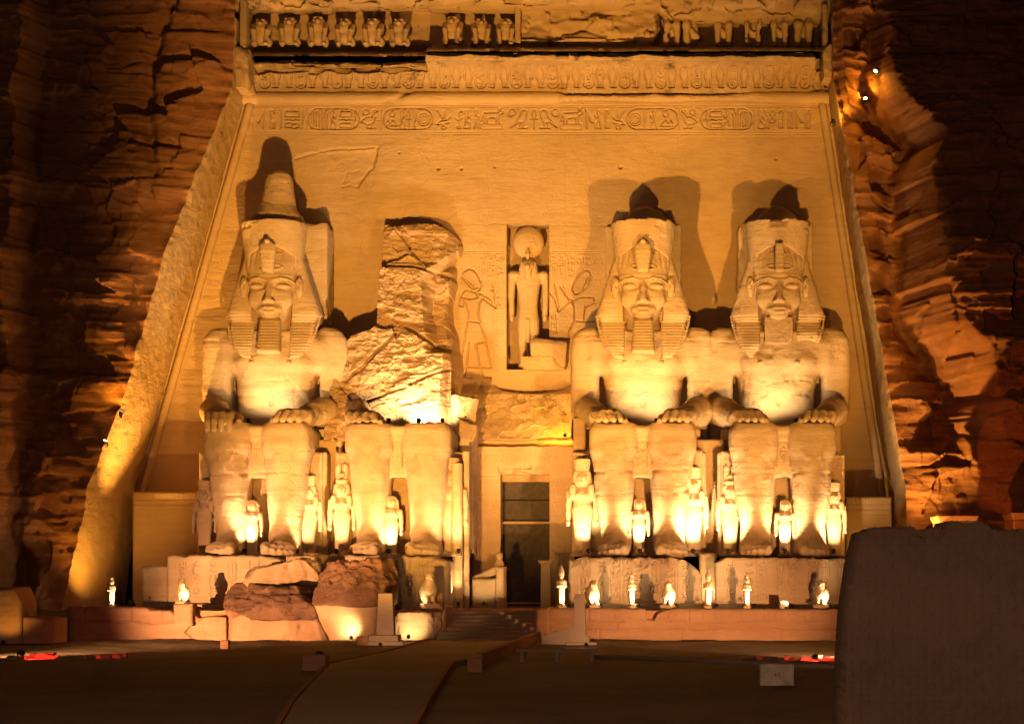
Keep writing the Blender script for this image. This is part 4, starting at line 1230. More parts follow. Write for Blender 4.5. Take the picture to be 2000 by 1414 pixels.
# stump of its back against the wall, a fractured slope (height of the break measured across x and z)
def broken_back():
    nx, nz = 330, 420
    x = np.linspace(-4.4, 3.6, nx); z = np.linspace(6.3, 19.6, nz)
    X, Z = np.meshgrid(x, z, indexing='ij')
    X, Z = X.ravel(), Z.ravel()
    P = np.stack([X, np.zeros_like(X), Z], 1)
    w = fbm(P * .5, 4, 121)
    f1 = facets(P * np.array([.30, 1, .36]) + np.array([.2, .5, .3]), 122, warp=.25)
    f2 = facets(P * np.array([1.0, 1, 1.3]) + np.array([.7, .5, .1]), 123)
    prot = np.interp(Z, [6.3, 7.2, 8.2, 9.5, 11, 12.6, 13.0, 15, 16.4, 16.8, 18.7, 19.3], [6.6, 6.2, 5.5, 4.8, 4.2, 3.6, 3.4, 2.6, 2.15, 1.6, 1.35, .9])
    f1 = f1 + .35 * facets(P * np.array([.2, 1, .24]) + .4, 125, off=.8)
    y = -prot - .42 * f1 - .15 * f2 - .2 * w - .10 * fbm(P * np.array([1.5, 1, 4]), 4, 124) - .05 * facets(P * np.array([2.6, 1, 4.2]), 126)
    # hollows on the right flank, vertical scar
    y += 1.3 * np.clip((X - (.7 + .5 * w - (Z - 14) * .06)) / .5, 0, 1) * np.clip((Z - 11.4) / .4, 0, 1) * np.clip((16.3 - Z + .8 * (X - .7)) / .5, 0, 1)
    y += .7 * np.clip((X - 1.8 - .3 * w) / .4, 0, 1)
    # long fractures
    for (xa, za), (xb, zb), wd_, dp_ in (((-3.6, 9.6), (-.9, 12.4), .10, .5), ((-2.6, 8.3), (-.2, 9.6), .08, .4), ((-1.9, 16.5), (2.4, 16.2), .09, .5), ((-.3, 12.9), (1.9, 11.6), .10, .5), ((-1.2, 18.9), (.6, 16.4), .07, .3), ((.2, 9.8), (2.4, 10.6), .08, .4)):
        L2 = (xb - xa) ** 2 + (zb - za) ** 2
        tq = np.clip(((X - xa) * (xb - xa) + (Z - za) * (zb - za)) / L2, 0, 1)
        sd = ((X - xa) * (zb - za) - (Z - za) * (xb - xa)) / math.sqrt(L2) + .35 * w
        dd = np.hypot(X - xa - tq * (xb - xa), Z - za - tq * (zb - za) + .35 * w)
        y += .8 * dp_ * np.exp(-(dd / (.6 * wd_ + .05 * (w + .5))) ** 2) - .22 * dp_ * np.clip(1 - dd / 1.0, 0, 1) * (sd > 0)
    # outline: a squared shoulder above, wide slope below
    xl = np.interp(Z, [6, 9, 11.6, 12.4, 12.75, 13.0, 15.5, 19.6], [-4.4, -4.3, -3.9, -3.3, -2.3, -2.0, -1.9, -1.85]) + .06 * w
    xr = np.interp(Z, [6, 9, 12, 15, 16.2, 17.4, 18.3, 19.0, 19.4], [2.6, 2.4, 2.1, 1.9, 1.95, 2.35, 2.3, 1.9, 1.4]) + .25 * w
    zt = np.interp(X, [-1.9, -1.1, -.1, 1.1, 2.5], [19.15, 18.95, 19.1, 19.15, 18.5]) + .12 * w
    e = np.maximum(np.maximum((xl - X) / .12, (X - xr) / .35), (Z - zt) / .15)
    y = np.where(e > 0, y + (0.6 - y) * np.clip(e, 0, 1), y)
    V = np.stack([X, y, Z], 1)
    Fq = grid_faces(nx, nz, flip=True)
    keep = (y[Fq].min(1) < .3)
    return V, Fq[keep][:, ::-1]
obj("broken_back", *broken_back(), M_RUBBLE, t2)
for k, (x, y, z, a, b, c) in enumerate([(-3.4, -3.2, 8.9, .75, .8, 1.1), (2.9, -4.4, 8.0, .65, .9, 1.0), (3.1, -5.2, 7.1, .55, .6, .45)]):
    obj("loose_rubble", *rock_mesh((x, y, z), (a, b, c), 60 + k, rot=(.2 * k, .1, .5 * k)), M_RUBBLE, t2)

# ================================================================== portal, pedestals, terraces
def slab(px0, px1, py0, py1, yf, depth, relief=None, step=1.4, top=None, rough=.03, seed=0, lean=0.0, chip=.0, left=None, right=None):
    """stone block measured on its front face; front carries relief, edges are worn; world space"""
    nx = max(8, int((px1 - px0) / step)); nv = max(8, int((py1 - py0) / step))
    u = np.linspace(0, 1, nx); v = np.linspace(0, 1, nv)
    U, W = np.meshgrid(u, v, indexing='ij')
    U, W = U.ravel(), W.ravel()
    px = px0 + (px1 - px0) * U
    pt = np.full_like(px, py0) if top is None else np.interp(px, [p[0] for p in top], [p[1] for p in top])
    if top is not None or chip:
        q = np.stack([px / 20, px * 0, px * 0 + seed], 1)
        pt = pt + chip * (3 * np.abs(fbm(q, 4, seed)) * 4)
    py = py1 + (pt - py1) * W
    if left: px = px + (1 - U) * np.interp(py, [p[1] for p in left], [p[0] - px0 for p in left])
    if right: px = px + U * np.interp(py, [p[1] for p in right], [p[0] - px1 for p in right])
    s_ = sc(yf)
    X, Z = (px - VPX) / s_, CAMZ + (HY - py) / s_
    P = np.stack([X, X * 0 + yf, Z], 1)
    y = yf + rough * fbm(P * .9 + seed, 4, seed + 1) + rough * .6 * fbm(P * np.array([1, 1, 4.5]) + seed, 3, seed + 2) + lean * (1 - W)
    if relief is not None:
        y = y + relief.at(px, py)
    # worn edges
    ed = np.minimum(np.minimum(U * (px1 - px0), (1 - U) * (px1 - px0)), (1 - W) * (py1 - py0)) / s_
    er = np.clip(1 - ed / (.12 + .1 * np.abs(vnoise(P * 2.2 + seed, seed))), 0, 1)
    y = y + .12 * er ** 2
    if chip:
        cz = np.clip(1 - (py - pt) / (18 + 16 * vnoise(P * .8 + seed, seed + 4)), 0, 1)
        y = y + chip * cz ** .7 * (.35 + .5 * np.clip(facets(P * np.array([1.1, 1, 2.2]) + seed, seed + 5), -.5, 1)) * np.clip(fbm(P * .6 + 2 * seed, 2, seed + 6) * 4 + .3, 0, 1)
    V = np.stack([X, y, Z], 1)
    Fq = [grid_faces(nx, nv)]
    idx = np.arange(nx * nv).reshape(nx, nv)
    ring = np.concatenate([idx[0, :], idx[1:, -1], idx[-1, -2::-1]])
    back = V[ring].copy(); back[:, 1] = yf + depth
    n0 = len(V)
    V = np.concatenate([V, back])
    k = np.arange(len(ring) - 1)
    Fq.append(np.stack([ring[k], ring[k + 1], n0 + k + 1, n0 + k], 1))
    return V.astype(np.float32), Fq

# portal
YP = -3.2
RP = Relief(895, 1125, 855, 1215, 1.4)
for i, x in enumerate((922, 936, 950, 963)):
    RP.column(x - 6, x + 6, 935, 1105, 400 + i, 1.0, .05)
for i, x in enumerate((1081, 1091, 1102)):
    RP.column(x - 5, x + 5, 935, 1160, 420 + i, 1.0, .05)
RP.cartouche(1080, 1106, 1048, 1082, 1.4, .07); RP.glyph('bee', 1086, 1020, 18, 20, 1.5, .07); RP.glyph('eye', 1084, 1056, 18, 12, 1.4, .07)
for x in range(915, 1110, 14):
    RP.glyph(SMALL[x % len(SMALL)], x, 885, 11, 14, 1.0, .04)
RP.stroke([(920, 928), (975, 928)], 1.2, .05)
xs = np.linspace(898, 1122, 190); ys = np.linspace(858, 1212, 300)
X, Y = np.meshgrid(xs, ys, indexing='ij'); X, Y = X.ravel(), Y.ravel()
Fq = grid_faces(len(xs), len(ys))
cxm, cym = X[Fq].mean(1), Y[Fq].mean(1)
Fq = Fq[~((cxm > 977) & (cxm < 1073) & (cym > 927))]
P = np.stack([X / 34.6, X * 0, -Y / 34.6], 1)
yy = YP + RP.at(X, Y) + .05 * fbm(P * .9, 4, 131) + .02 * fbm(P * np.array([1, 1, 4]), 3, 132)
lint = np.clip(1 - np.abs(Y - 917 + 3 * np.sin(X * .1)) / 9, 0, 1) * np.clip((X - 972) / 6, 0, 1) * np.clip((1074 - X) / 8, 0, 1)
yy += lint ** .5 * (.3 + .3 * facets(P * 1.5, 133))
yy += .8 * np.clip((872 + 3 * fbm(P * 2, 3, 134) - Y) / 6, 0, 1)
obj("portal", np.stack([PX(X, YP), yy, PZ(Y, YP)], 1), Fq[:, ::-1], M_WALL, temple)
dx0, dx1, dzt, dzb = PX(977, YP), PX(1073, YP), PZ(927, YP), TZ
obj("door_reveal", *join(boxm(dx0 - .35, dx0, YP + .12, .2, dzb - .3, dzt + .3), boxm(dx1, dx1 + .35, YP + .12, .2, dzb - .3, dzt + .3), boxm(dx0, dx1, YP + .12, .2, dzt, dzt + .3)), M_WALL, temple, False)
obj("door_threshold", *boxm(dx0 - .6, dx1 + .6, -12.4, .2, dzb - .5, PZ(1190, YP) ), M_TERR, temple, False)
dr = obj("door_screen", *boxm(dx0, dx1, -1.55, -1.5, dzb - .2, dzt), M_DOOR, temple, False)
obj("beam", *boxm(dx0, dx1, -2.6, -2.3, PZ(941, -2.5), dzt - .01), M_BEAM, temple, False)
obj("crossbar", *boxm(dx0, dx1, -2.2, -2.08, PZ(1023, -2.2), PZ(1018, -2.2)), M_WALL, temple, False)
obj("crossbar", *boxm(dx0, dx1, -2.1, -2.02, PZ(980, -2.1), PZ(978, -2.1)), M_DOOR, temple, False)
yb0, yb1 = PZ(1186, -2.6), PZ(1176, -2.6)
obj("low_barrier", *join(boxm(dx0 + .1, dx1 - .05, -2.65, -2.57, yb1 - .07, yb1), boxm(dx0 + .1, dx1 - .05, -2.65, -2.57, yb0, yb0 + .05), boxm(dx0 + .1, dx0 + .18, -2.64, -2.58, yb0 + .05, yb1 - .07), boxm(dx1 - .5, dx1 - .42, -2.64, -2.58, yb0 + .05, yb1 - .07)), M_WOOD, temple, False)
# rock shelf bulging out between the niche and the portal
xs = np.linspace(893, 1117, 190); ss = np.linspace(0, 1, 110)
X, S = np.meshgrid(xs, ss, indexing='ij'); X, S = X.ravel(), S.ravel()
Yp = 738 + S * (862 - 738)
low = 856 - 6 * np.clip((X - 930) / 20, 0, 1) + 8 * np.sin((X - 893) / 224 * math.pi)
P = np.stack([X / 34, S * 0, -Yp / 34], 1)
n3 = fbm(P * .8, 4, 141)
yy = np.interp(Yp, [738, 752, 770, 815, 835, 862], [.1, -.1, -.9, -1.8, -2.3, -2.9]) + .25 * n3 + .12 * facets(P * .8, 142) + .05 * fbm(P * 3, 3, 143)
hollow = np.clip(1 - ((X - 1035) / 72) ** 2 - ((Yp - 750 + 6 * n3) / 20) ** 2, 0, 1)
yy += .9 * np.sqrt(hollow)
yy += .8 * np.clip((Yp - low - 4 * n3) / 4, 0, 1)
RS = Relief(890, 1120, 735, 865, 1.2)
for i in range(5): RS.column(1035 + 14 * i, 1046 + 14 * i, 775, 815, 500 + i, 1.0, .05)
yy += RS.at(X, Yp)
edge = np.clip((X - 893) / 10, 0, 1)
ysm = np.interp(Yp, [738, 752, 770, 815, 835, 862], [.1, -.1, -.9, -1.8, -2.3, -2.9])
obj("rock_shelf", np.stack([PX(X, -1.5), yy, PZ(Yp, ysm)], 1), grid_faces(len(xs), len(ss))[:, ::-1], M_WALL, temple)
# engaged columns at the left of the doorway
def column(px, r, yc, py0, py1, seed):
    zs = np.linspace(PZ(py1, yc), PZ(py0, yc), 150); n = 28
    A = np.linspace(0, 2 * math.pi, n, endpoint=False)
    ZZ, AA = np.meshgrid(zs, A, indexing='ij'); ZZ, AA = ZZ.ravel(), AA.ravel()
    pyv = HY - (ZZ - CAMZ) * sc(yc)
    rr = r + .02 * fbm(np.stack([AA, ZZ, ZZ * 0], 1), 3, seed)
    rr += .03 * np.clip(1 - np.abs(pyv - 1088) / 2, 0, 1) + .03 * np.clip(1 - np.abs(pyv - 1114) / 2, 0, 1) + .018 * np.sin(AA * 8) * np.clip(1 - np.abs(pyv - 1101) / 10, 0, 1)
    V = np.stack([PX(px, yc) + rr * np.cos(AA), yc + rr * np.sin(AA), ZZ], 1)
    i = np.arange(len(zs) - 1)[:, None] * n; k = np.arange(n)[None, :]
    return V, np.stack([i + k, i + (k + 1) % n, i + n + (k + 1) % n, i + n + k], -1).reshape(-1, 4)
obj("column", *column(893, .30, -8.2, 905, 1203, 5), M_WALL, temple)
obj("column", *column(910, .20, -7.6, 882, 1200, 6), M_WALL, temple)
# side shelves in the corners of the recess
def side_shelf(px0, px1, py0, py1, yf, seed):
    R = Relief(px0 - 5, px1 + 5, py0, py1 + 5)
    for x in np.arange(px0 + 4, px1, 6): R.stroke([(x, py0 + 3), (x, py0 + 12)], 1.0, .06)
    for y in (py0 + 14, py0 + 24): R.stroke([(px0, y), (px1, y)], 1.4, .09)
    R.stroke([(px0 + 14, py0 + 34), (px1 - 10, py0 + 34), (px1 - 10, py1)], 1.2, .05)
    return slab(px0, px1, py0, py1, yf, 3.5, R, 1.4, rough=.04, seed=seed)
obj("corner_shelf", *side_shelf(258, 392, 961, 1190, -3.0, 151), M_WALL, temple)
obj("corner_shelf", *side_shelf(1652, 1742, 970, 1190, -3.0, 152), M_WALL, temple)

# pedestals
def pedestal_relief(x0, x1, seed):
    R = Relief(x0, x1, 1080, 1192, 1.4)
    r = random.Random(seed)
    x = x0 + 22
    while x < x1 - 30:
        w = r.uniform(15, 21)
        R.column(x, x + w, 1092, 1172, seed + int(x), 1.6, .11, lines=r.random() < .5)
        x += w + r.uniform(4, 22)
    R.stroke([(x0, 1176), (x1, 1176)], 1.5, .12)
    return R
YPD = -11.75
for nm, lab, x0, x1, top, chip, sd in [
    ("statue_pedestal", "inscribed pedestal under the leftmost colossus, its right end broken away", 326, 596, [(326, 1086), (332, 1083), (520, 1084), (548, 1090), (570, 1108), (596, 1118)], .5, 161),
    ("statue_pedestal", "inscribed pedestal under the shattered colossus, half hidden by fallen blocks", 619, 872, [(619, 1082), (840, 1084), (872, 1096)], .5, 162),
    ("statue_pedestal", "inscribed pedestal under the colossus right of the doorway, upper right corner broken", 1110, 1371, [(1110, 1092), (1135, 1086), (1310, 1087), (1335, 1092), (1358, 1106), (1371, 1122)], .6, 163),
    ("statue_pedestal", "inscribed pedestal under the rightmost colossus beside the dark foreground wall", 1396, 1670, [(1396, 1094), (1425, 1087), (1670, 1089)], .6, 164)]:
    V, Fq = slab(x0, x1, 1083, 1190, YPD, 8.0, pedestal_relief(x0, x1, sd), 1.3, top, .03, sd, chip=chip)
    t = tag(obj(nm, V, Fq, M_STATUE), lab, "pedestal", "inscribed pedestals under the colossi")
V, Fq = slab(276, 328, 1104, 1190, -11.4, 6.0, None, 1.6, [(276, 1106), (300, 1104), (328, 1105)], .04, 165)
tag(obj("stone_block", V, Fq, M_STATUE), "plain pale block at the left end of the leftmost pedestal", "block")
V, Fq = slab(296, 450, 1179, 1206, -12.6, 1.2, None, 1.6, None, .04, 166)
tag(obj("stone_course", V, Fq, M_STATUE), "pale low stone course under the leftmost pedestal", "block")
# strips of wall seen in the gaps between pedestals
obj("gap_wall", *slab(584, 668, 858, 1090, -5.8, 1.0, None, 2, None, .03, 169), M_WALL, temple)
obj("gap_wall", *slab(1360, 1416, 858, 1090, -5.8, 1.0, None, 2, None, .03, 170), M_WALL, temple)
obj("gap_wall", *slab(592, 624, 1080, 1190, -9.6, 1.0, None, 2, None, .03, 167), M_WALL, temple)
obj("gap_wall", *slab(1366, 1400, 1080, 1190, -9.6, 1.0, None, 2, None, .03, 168), M_WALL, temple)

# terrace platform and steps
plat = obj("terrace_floor", *join(boxm(-33.5, PX(868, -15), -15.2, .4, -.9, TZ), boxm(PX(1058, -15), 16.5, -15.2, .4, -.9, TZ), boxm(PX(868, -15), PX(1058, -15), -12.6, .4, -.9, TZ - .03)), M_TERR, None, False)
tag(plat, "raised stone terrace floor in front of the colossi", kind="structure")
st = []
for k in range(8):
    y0 = -17.6 + k * .62
    st.append(boxm(PX(862, -15) , PX(1060, -15), y0, y0 + .64 + (0 if k < 7 else .4), -.9, -.32 + k * .185))
steps = tag(obj("steps", *join(*st), M_PATH, None, False), "worn stone steps climbing to the temple doorway", kind="structure")
RT = Relief(1060, 1680, 1180, 1270, 1.2)
r = random.Random(5)
for x in range(1090, 1660, 13):
    if x > 1480 or r.random() < .35:
        RT.glyph(r.choice(SMALL), x, 1195, 10, 13, 1.1, .05)
for y, a, b in ((1190 + 24, 1075, 1262), (1216, 1300, 1440), (1213, 1440, 1668), (1229, 1075, 1668), (1222, 1460, 1668)):
    RT.stroke([(x_, y + 1.2 * math.sin(x_ * .07)) for x_ in range(a, b, 8)], 1.6, .12)
for x, y0, y1 in ((1150, 1190, 1214), (1205, 1214, 1229), (1345, 1190, 1216), (1385, 1216, 1229), (1490, 1188, 1214), (1570, 1188, 1214), (1170, 1229, 1262), (1330, 1229, 1262), (1525, 1229, 1262)):
    RT.stroke([(x, y0), (x, y1)], 1.4, .10)
V, Fq = slab(1072, 1690, 1188, 1268, -15.7, 1.4, RT, 1.4, [(1072, 1187), (1255, 1188), (1262, 1189), (1264, 1209), (1277, 1209), (1284, 1197), (1300, 1190), (1325, 1188), (1690, 1190)], .05, 171, chip=.12)
tag(obj("terrace_wall", V, Fq, M_REDROCK), "long reddish terrace wall with carved top course, right of the steps", "wall")
RL = Relief(120, 450, 1180, 1265, 1.2)
RL.stroke([(x_, 1213 + (6 * (x_ - 200) / 240 if x_ > 200 else 0) + 1.5 * math.sin(x_ * .09)) for x_ in range(130, 445, 6)], 2.0, .16)
for x, y0, y1 in ((163, 1184, 1213), (258, 1184, 1213), (318, 1190, 1218)):
    RL.stroke([(x, y0), (x, y1)], 1.4, .10)
RL.stroke([(378, 1215), (362, 1235), (376, 1246), (372, 1255)], 2.2, .2); RL.stroke([(405, 1210), (415, 1232)], 2.0, .2)
V, Fq = slab(130, 446, 1184, 1256, -15.7, 1.4, RL, 1.4, [(130, 1183), (200, 1185), (286, 1186), (292, 1190), (332, 1192), (338, 1197), (380, 1197), (386, 1206), (446, 1207)], .05, 172, chip=.12)
tag(obj("terrace_wall", V, Fq, M_REDROCK), "low reddish terrace wall left of the fallen blocks, cracked at its right end", "wall")
V, Fq = slab(338, 376, 1179, 1222, -16.0, .9, None, 1.6, None, .05, 173)
tag(obj("stone_pier", V, Fq, M_REDROCK), "short stone pier on the left terrace carrying a small falcon", "block")
# cheeks of the steps
for lab, pa, pb, yf, sd in (("sloping stone cheek wall left of the temple steps", 828, 872, -15.9, 174), ("sloping stone cheek wall right of the temple steps", 1046, 1074, -16.1, 175)):
    V, Fq = slab(pa, pb, 1190, 1262, yf, 3.2, None, 1.6, [(pa, 1228), (pb, 1186)] if pa < 900 else [(pa, 1190), (pb, 1186)], .05, sd)
    tag(obj("cheek_wall", V, Fq, M_TERR), lab, "wall")

# ================================================================== queens and princes standing by the legs
def queen_parts(kind):
    """kind: plumes, modius or prince; 4.6 m tall at scale 1"""
    g = Clay((-.95, -.75, -.05), (.95, .45, 4.4), .05)
    g.box((0, -.2, .06), (.5, .42, .08), .03)
    g.prof([.1, .35, 1.2, 1.9, 2.3, 2.6, 2.95, 3.15, 3.3], [.40, .36, .36, .44, .47, .40, .45, .5, .4], [.30, .27, .24, .28, .28, .24, .28, .26, .2], n=2.4)
    for s in (-1, 1):
        g.ell((s * .2, -.3, .14), (.17, .3, .12), .04)
        g.ell((s * .2, -.24, 2.98), (.15, .13, .14), .08)
        g.path([(s * .54, .0, 3.15), (s * .62, .02, 2.5), (s * .62, -.05, 1.75)], [.155, .13, .10], .05)
        g.ell((s * .62, -.1, 1.6), (.1, .14, .17), .04)
    g.path([(0, -.34, 2.1), (0, -.3, .3)], [.03, .03], .12, 'cut')
    g.cone((0, 0, 3.2), (0, -.02, 3.6), .17, .15, .08)
    g.ell((0, -.1, 3.78), (.26, .26, .36), .06)
    for s in (-1, 1):
        g.ell((s * .105, -.335, 3.84), (.07, .03, .035), .015)
    g.path([(0, -.33, 3.88), (0, -.4, 3.72)], [.035, .05], .03)
    g.ell((0, -.345, 3.6), (.1, .035, .03), .015)
    body = g.mesh()
    if kind == 'prince':
        g = Clay((-.6, -.6, 3.2), (.6, .45, 4.3), .05)
        g.prof([3.35, 3.7, 4.1, 4.22], [.36, .36, .32, .2], [.2, .26, .28, .2], cy=.04, n=2.3)
        g.path([(.36, 0, 3.9), (.42, -.05, 3.2)], [.09, .07], .03)
    else:
        g = Clay((-.9, -.6, 2.7), (.9, .45, 4.4), .05)
        g.prof([2.8, 3.1, 3.4, 3.8, 4.1, 4.25], [.56, .56, .5, .46, .4, .28], [.14, .2, .24, .28, .28, .2], cy=.06, n=2.8)
        for s in (-1, 1):
            g.prof([2.78, 2.85, 3.3, 3.5], [.13, .15, .15, .1], [.08, .1, .12, .1], cx=s * .4, cy=-.22, n=3, k=.04)
    g.ell((0, -.5, 3.72), (.24, .35, .38), .04, 'cut')
    wig = g.mesh()
    cr = None
    if kind == 'plumes':
        g = Clay((-.6, -.4, 4.1), (.6, .4, 5.4), .05)
        g.prof([4.15, 4.4], [.3, .34], [.26, .28], cy=-.02)
        for s in (-1, 1): g.prof([4.38, 4.7, 5.1, 5.3], [.12, .16, .16, .08], .09, cx=s * .17, cy=0)
        g.ell((0, -.12, 4.62), (.17, .08, .17), .02)
        cr = g.mesh()
    elif kind == 'modius':
        g = Clay((-.6, -.5, 4.1), (.6, .5, 4.9), .05)
        g.prof([4.15, 4.3, 4.75], [.32, .34, .40], [.28, .3, .34], cy=-.02)
        cr = g.mesh()
    return [("body", body), ("wig", wig)] + ([("crown", cr)] if cr else [])
QP = {}
for kind in ('plumes', 'modius', 'prince'):
    QP[kind] = [(n, new_mesh(n, weather(m[0], m[1], 180, .008, .012, .02, 0), m[1], M_STATUE)) for n, m in queen_parts(kind)]
def queen(kind, px, y, h, label, zb=PZT, name="queen_statue", group="royal figures beside the colossi's legs"):
    t = thing(name, label, "statue", (PX(px, y), y, zb), group)
    s_ = h / {'plumes': 5.3, 'modius': 4.75, 'prince': 4.2}[kind]
    t.scale = (s_ * 1.12, s_, s_)
    for n, me in QP[kind]:
        o = link(bpy.data.objects.new(n, me)); o.parent = t
    return t
queen('modius', 400, -7.75, 4.1, "small queen statue outside the leftmost leg of the row, partly behind it")
queen('modius', 603, -7.75, 4.35, "queen statue between the two left colossi, nearer the tall-crowned one")
queen('plumes', 668, -7.75, 5.0, "slim plumed queen statue beside the shattered colossus's outer left leg")
queen('modius', 881, -7.9, 5.3, "tall full-wigged queen statue just left of the doorway columns")
queen('modius', 1137, -7.9, 5.25, "tall full-wigged queen statue just right of the doorway")
queen('modius', 1354, -7.75, 4.8, "glaring white-lit queen statue left of the gap between the two right colossi")
queen('plumes', 1426, -7.75, 4.9, "plumed queen statue right of the gap between the two right colossi")
queen('modius', 1629, -7.75, 4.0, "small queen statue at the far right end of the row of legs")
for px, lab, h in ((493, "small prince statue between the shins of the leftmost colossus", 3.0), (765, "small princess statue between the shins of the shattered colossus", 3.2),
                   (1248, "small princess statue between the shins of the colossus right of the doorway", 3.1), (1533, "small prince statue with a broken face between the rightmost shins", 3.0)):
    queen('prince', px, -8.6, h, lab, name="prince_statue", group="small royal figures between the shins")
# inscribed back slabs the queens stand against, and short slab tops
def backslab(px0, px1, pyt, seed):
    R = Relief(px0 - 2, px1 + 2, pyt, 1090, 1.4)
    if px1 - px0 > 18: R.column(px0 + 4, px1 - 4, pyt + 4, pyt + 34, seed, 1.0, .05)
    return slab(px0, px1, pyt, 1086, -7.3, 1.0, R, 1.5, [(px0, pyt), (px1, pyt + 3)], .025, seed)
for t_, lst in ((c1, [(388, 420, 881), (586, 630, 880)]), (t2, [(655, 688, 882), (866, 884, 880)]), (c3, [(1117, 1152, 882), (1342, 1372, 876)]), (c4, [(1408, 1442, 880), (1612, 1650, 884)])):
    for i, (a, b, c) in enumerate(lst):
        V, Fq = backslab(a, b, c, 190 + i + a)
        obj("back_slab", V - np.array(t_.location, np.float32), Fq, M_STATUE, t_)
def shin_panel(t_, px):
    R = Relief(px - 20, px + 20, 830, 930, 1.6)
    R.column(px - 12, px + 12, 848, 908, int(px), 1.4, .07, lines=False)
    V, Fq = slab(px - 15, px + 15, 840, 912, -8.85, .5, R, 1.2, None, .02, int(px))
    obj("inscribed_panel", V - np.array(t_.location, np.float32), Fq, M_STATUE, t_)
for t_, px in ((c1, 504), (t2, 772), (c3, 1250), (c4, 1530)): shin_panel(t_, px)
V, Fq = slab(1119, 1144, 815, 884, -6.4, 1.2, None, 1.5, None, .05, 199)
obj("repair_blocks", V - np.array(c3.location, np.float32), Fq, M_WALL, c3)
V, Fq = slab(897, 926, 824, 1080, -5.2, 3.0, None, 1.8, None, .05, 198)
obj("throne_side", V - np.array(t2.location, np.float32), Fq, M_STATUE, t2)

# ================================================================== falcon-headed god in the niche
t = thing("niche_god", "falcon-headed god with a large sun disc standing in the niche above the doorway", "statue", (PX(1031, 0), .55, PZ(716, 0)))
g = Clay((-1.25, -1.1, -.1), (1.25, .9, 6.7), .055)
g.prof([2.2, 3.0, 3.6, 4.3, 5.0, 5.4, 5.65], [.62, .56, .52, .6, .74, .8, .5], [.4, .36, .34, .38, .42, .38, .3], n=2.5)
for s in (-1, 1):
    g.prof([.0, .25, 1.2, 2.2, 2.7], [.26, .22, .25, .3, .3], [.3, .26, .3, .34, .34], cx=[s * v for v in (.34, .33, .33, .32, .3)], cy=-.02, n=2.4, k=.05)
    g.ell((s * .34, -.4, .12), (.22, .45, .14), .05)
    g.path([(s * .98, 0, 5.35), (s * 1.02, 0, 4.2), (s * .98, -.05, 3.05)], [.24, .2, .16], .08)
    g.ell((s * .98, -.1, 2.85), (.16, .2, .22), .04)
    g.ell((s * .85, 0, 5.4), (.33, .32, .26), .12)
g.prof([1.5, 2.0, 2.8, 3.3], [.58, .6, .58, .5], [.38, .4, .4, .36], n=2.6, k=.08)
g.box((0, -.4, 2.1), (.12, .1, .7), .03, .03)
V, Q = g.mesh(); obj("body", weather(V, Q, 201, .015, .03, .05, .01), Q, M_WALL, t)
g = Clay((-.9, -1.1, 4.4), (.9, .8, 6.8), .05)
g.prof([4.75, 5.2, 5.7, 6.1, 6.35], [.66, .62, .56, .5, .3], [.3, .4, .48, .48, .3], n=2.6)
g.box((0, -.6, 4.95), (.2, .5, .5), .1, .05, 'cut')
V, Q = g.mesh(); obj("wig", weather(V, Q, 202, .01, .02, .02, .01), Q, M_WALL, t)
g = Clay((-.6, -1.3, 5.0), (.6, .5, 6.6), .045)
g.ell((0, -.35, 5.95), (.36, .4, .34)); g.path([(0, -.6, 5.95), (0, -.85, 5.75), (0, -.82, 5.5)], [.2, .14, .06], .08)
g.cone((0, -.4, 5.8), (0, -.4, 5.3), .3, .2, .1)
V, Q = g.mesh(); obj("falcon_head", weather(V, Q, 203, .01, .02, .02, 0), Q, M_WALL, t)
g = Clay((-1.1, -1.2, 6.2), (1.1, .8, 8.5), .05)
g.ell((0, 0, 7.28), (.93, .5, .95)); g.path([(0, -.5, 6.2), (0, -.62, 6.5), (0, -.58, 6.75)], [.09, .12, .1], .04)
V, Q = g.mesh(); obj("sun_disc", weather(V, Q, 204, .012, .03, .05, .01), Q, M_WALL, t)
rb = obj("broken_sill", *join(rock_mesh((PX(1072, -.3), -.2, PZ(690, -.3)), (1.05, .7, .75), 211, rot=(0, .1, 0), rough=.08), rock_mesh((PX(1062, -.3), -.25, PZ(711, -.3)), (1.3, .7, .38), 212, rough=.08)), M_WALL, temple)

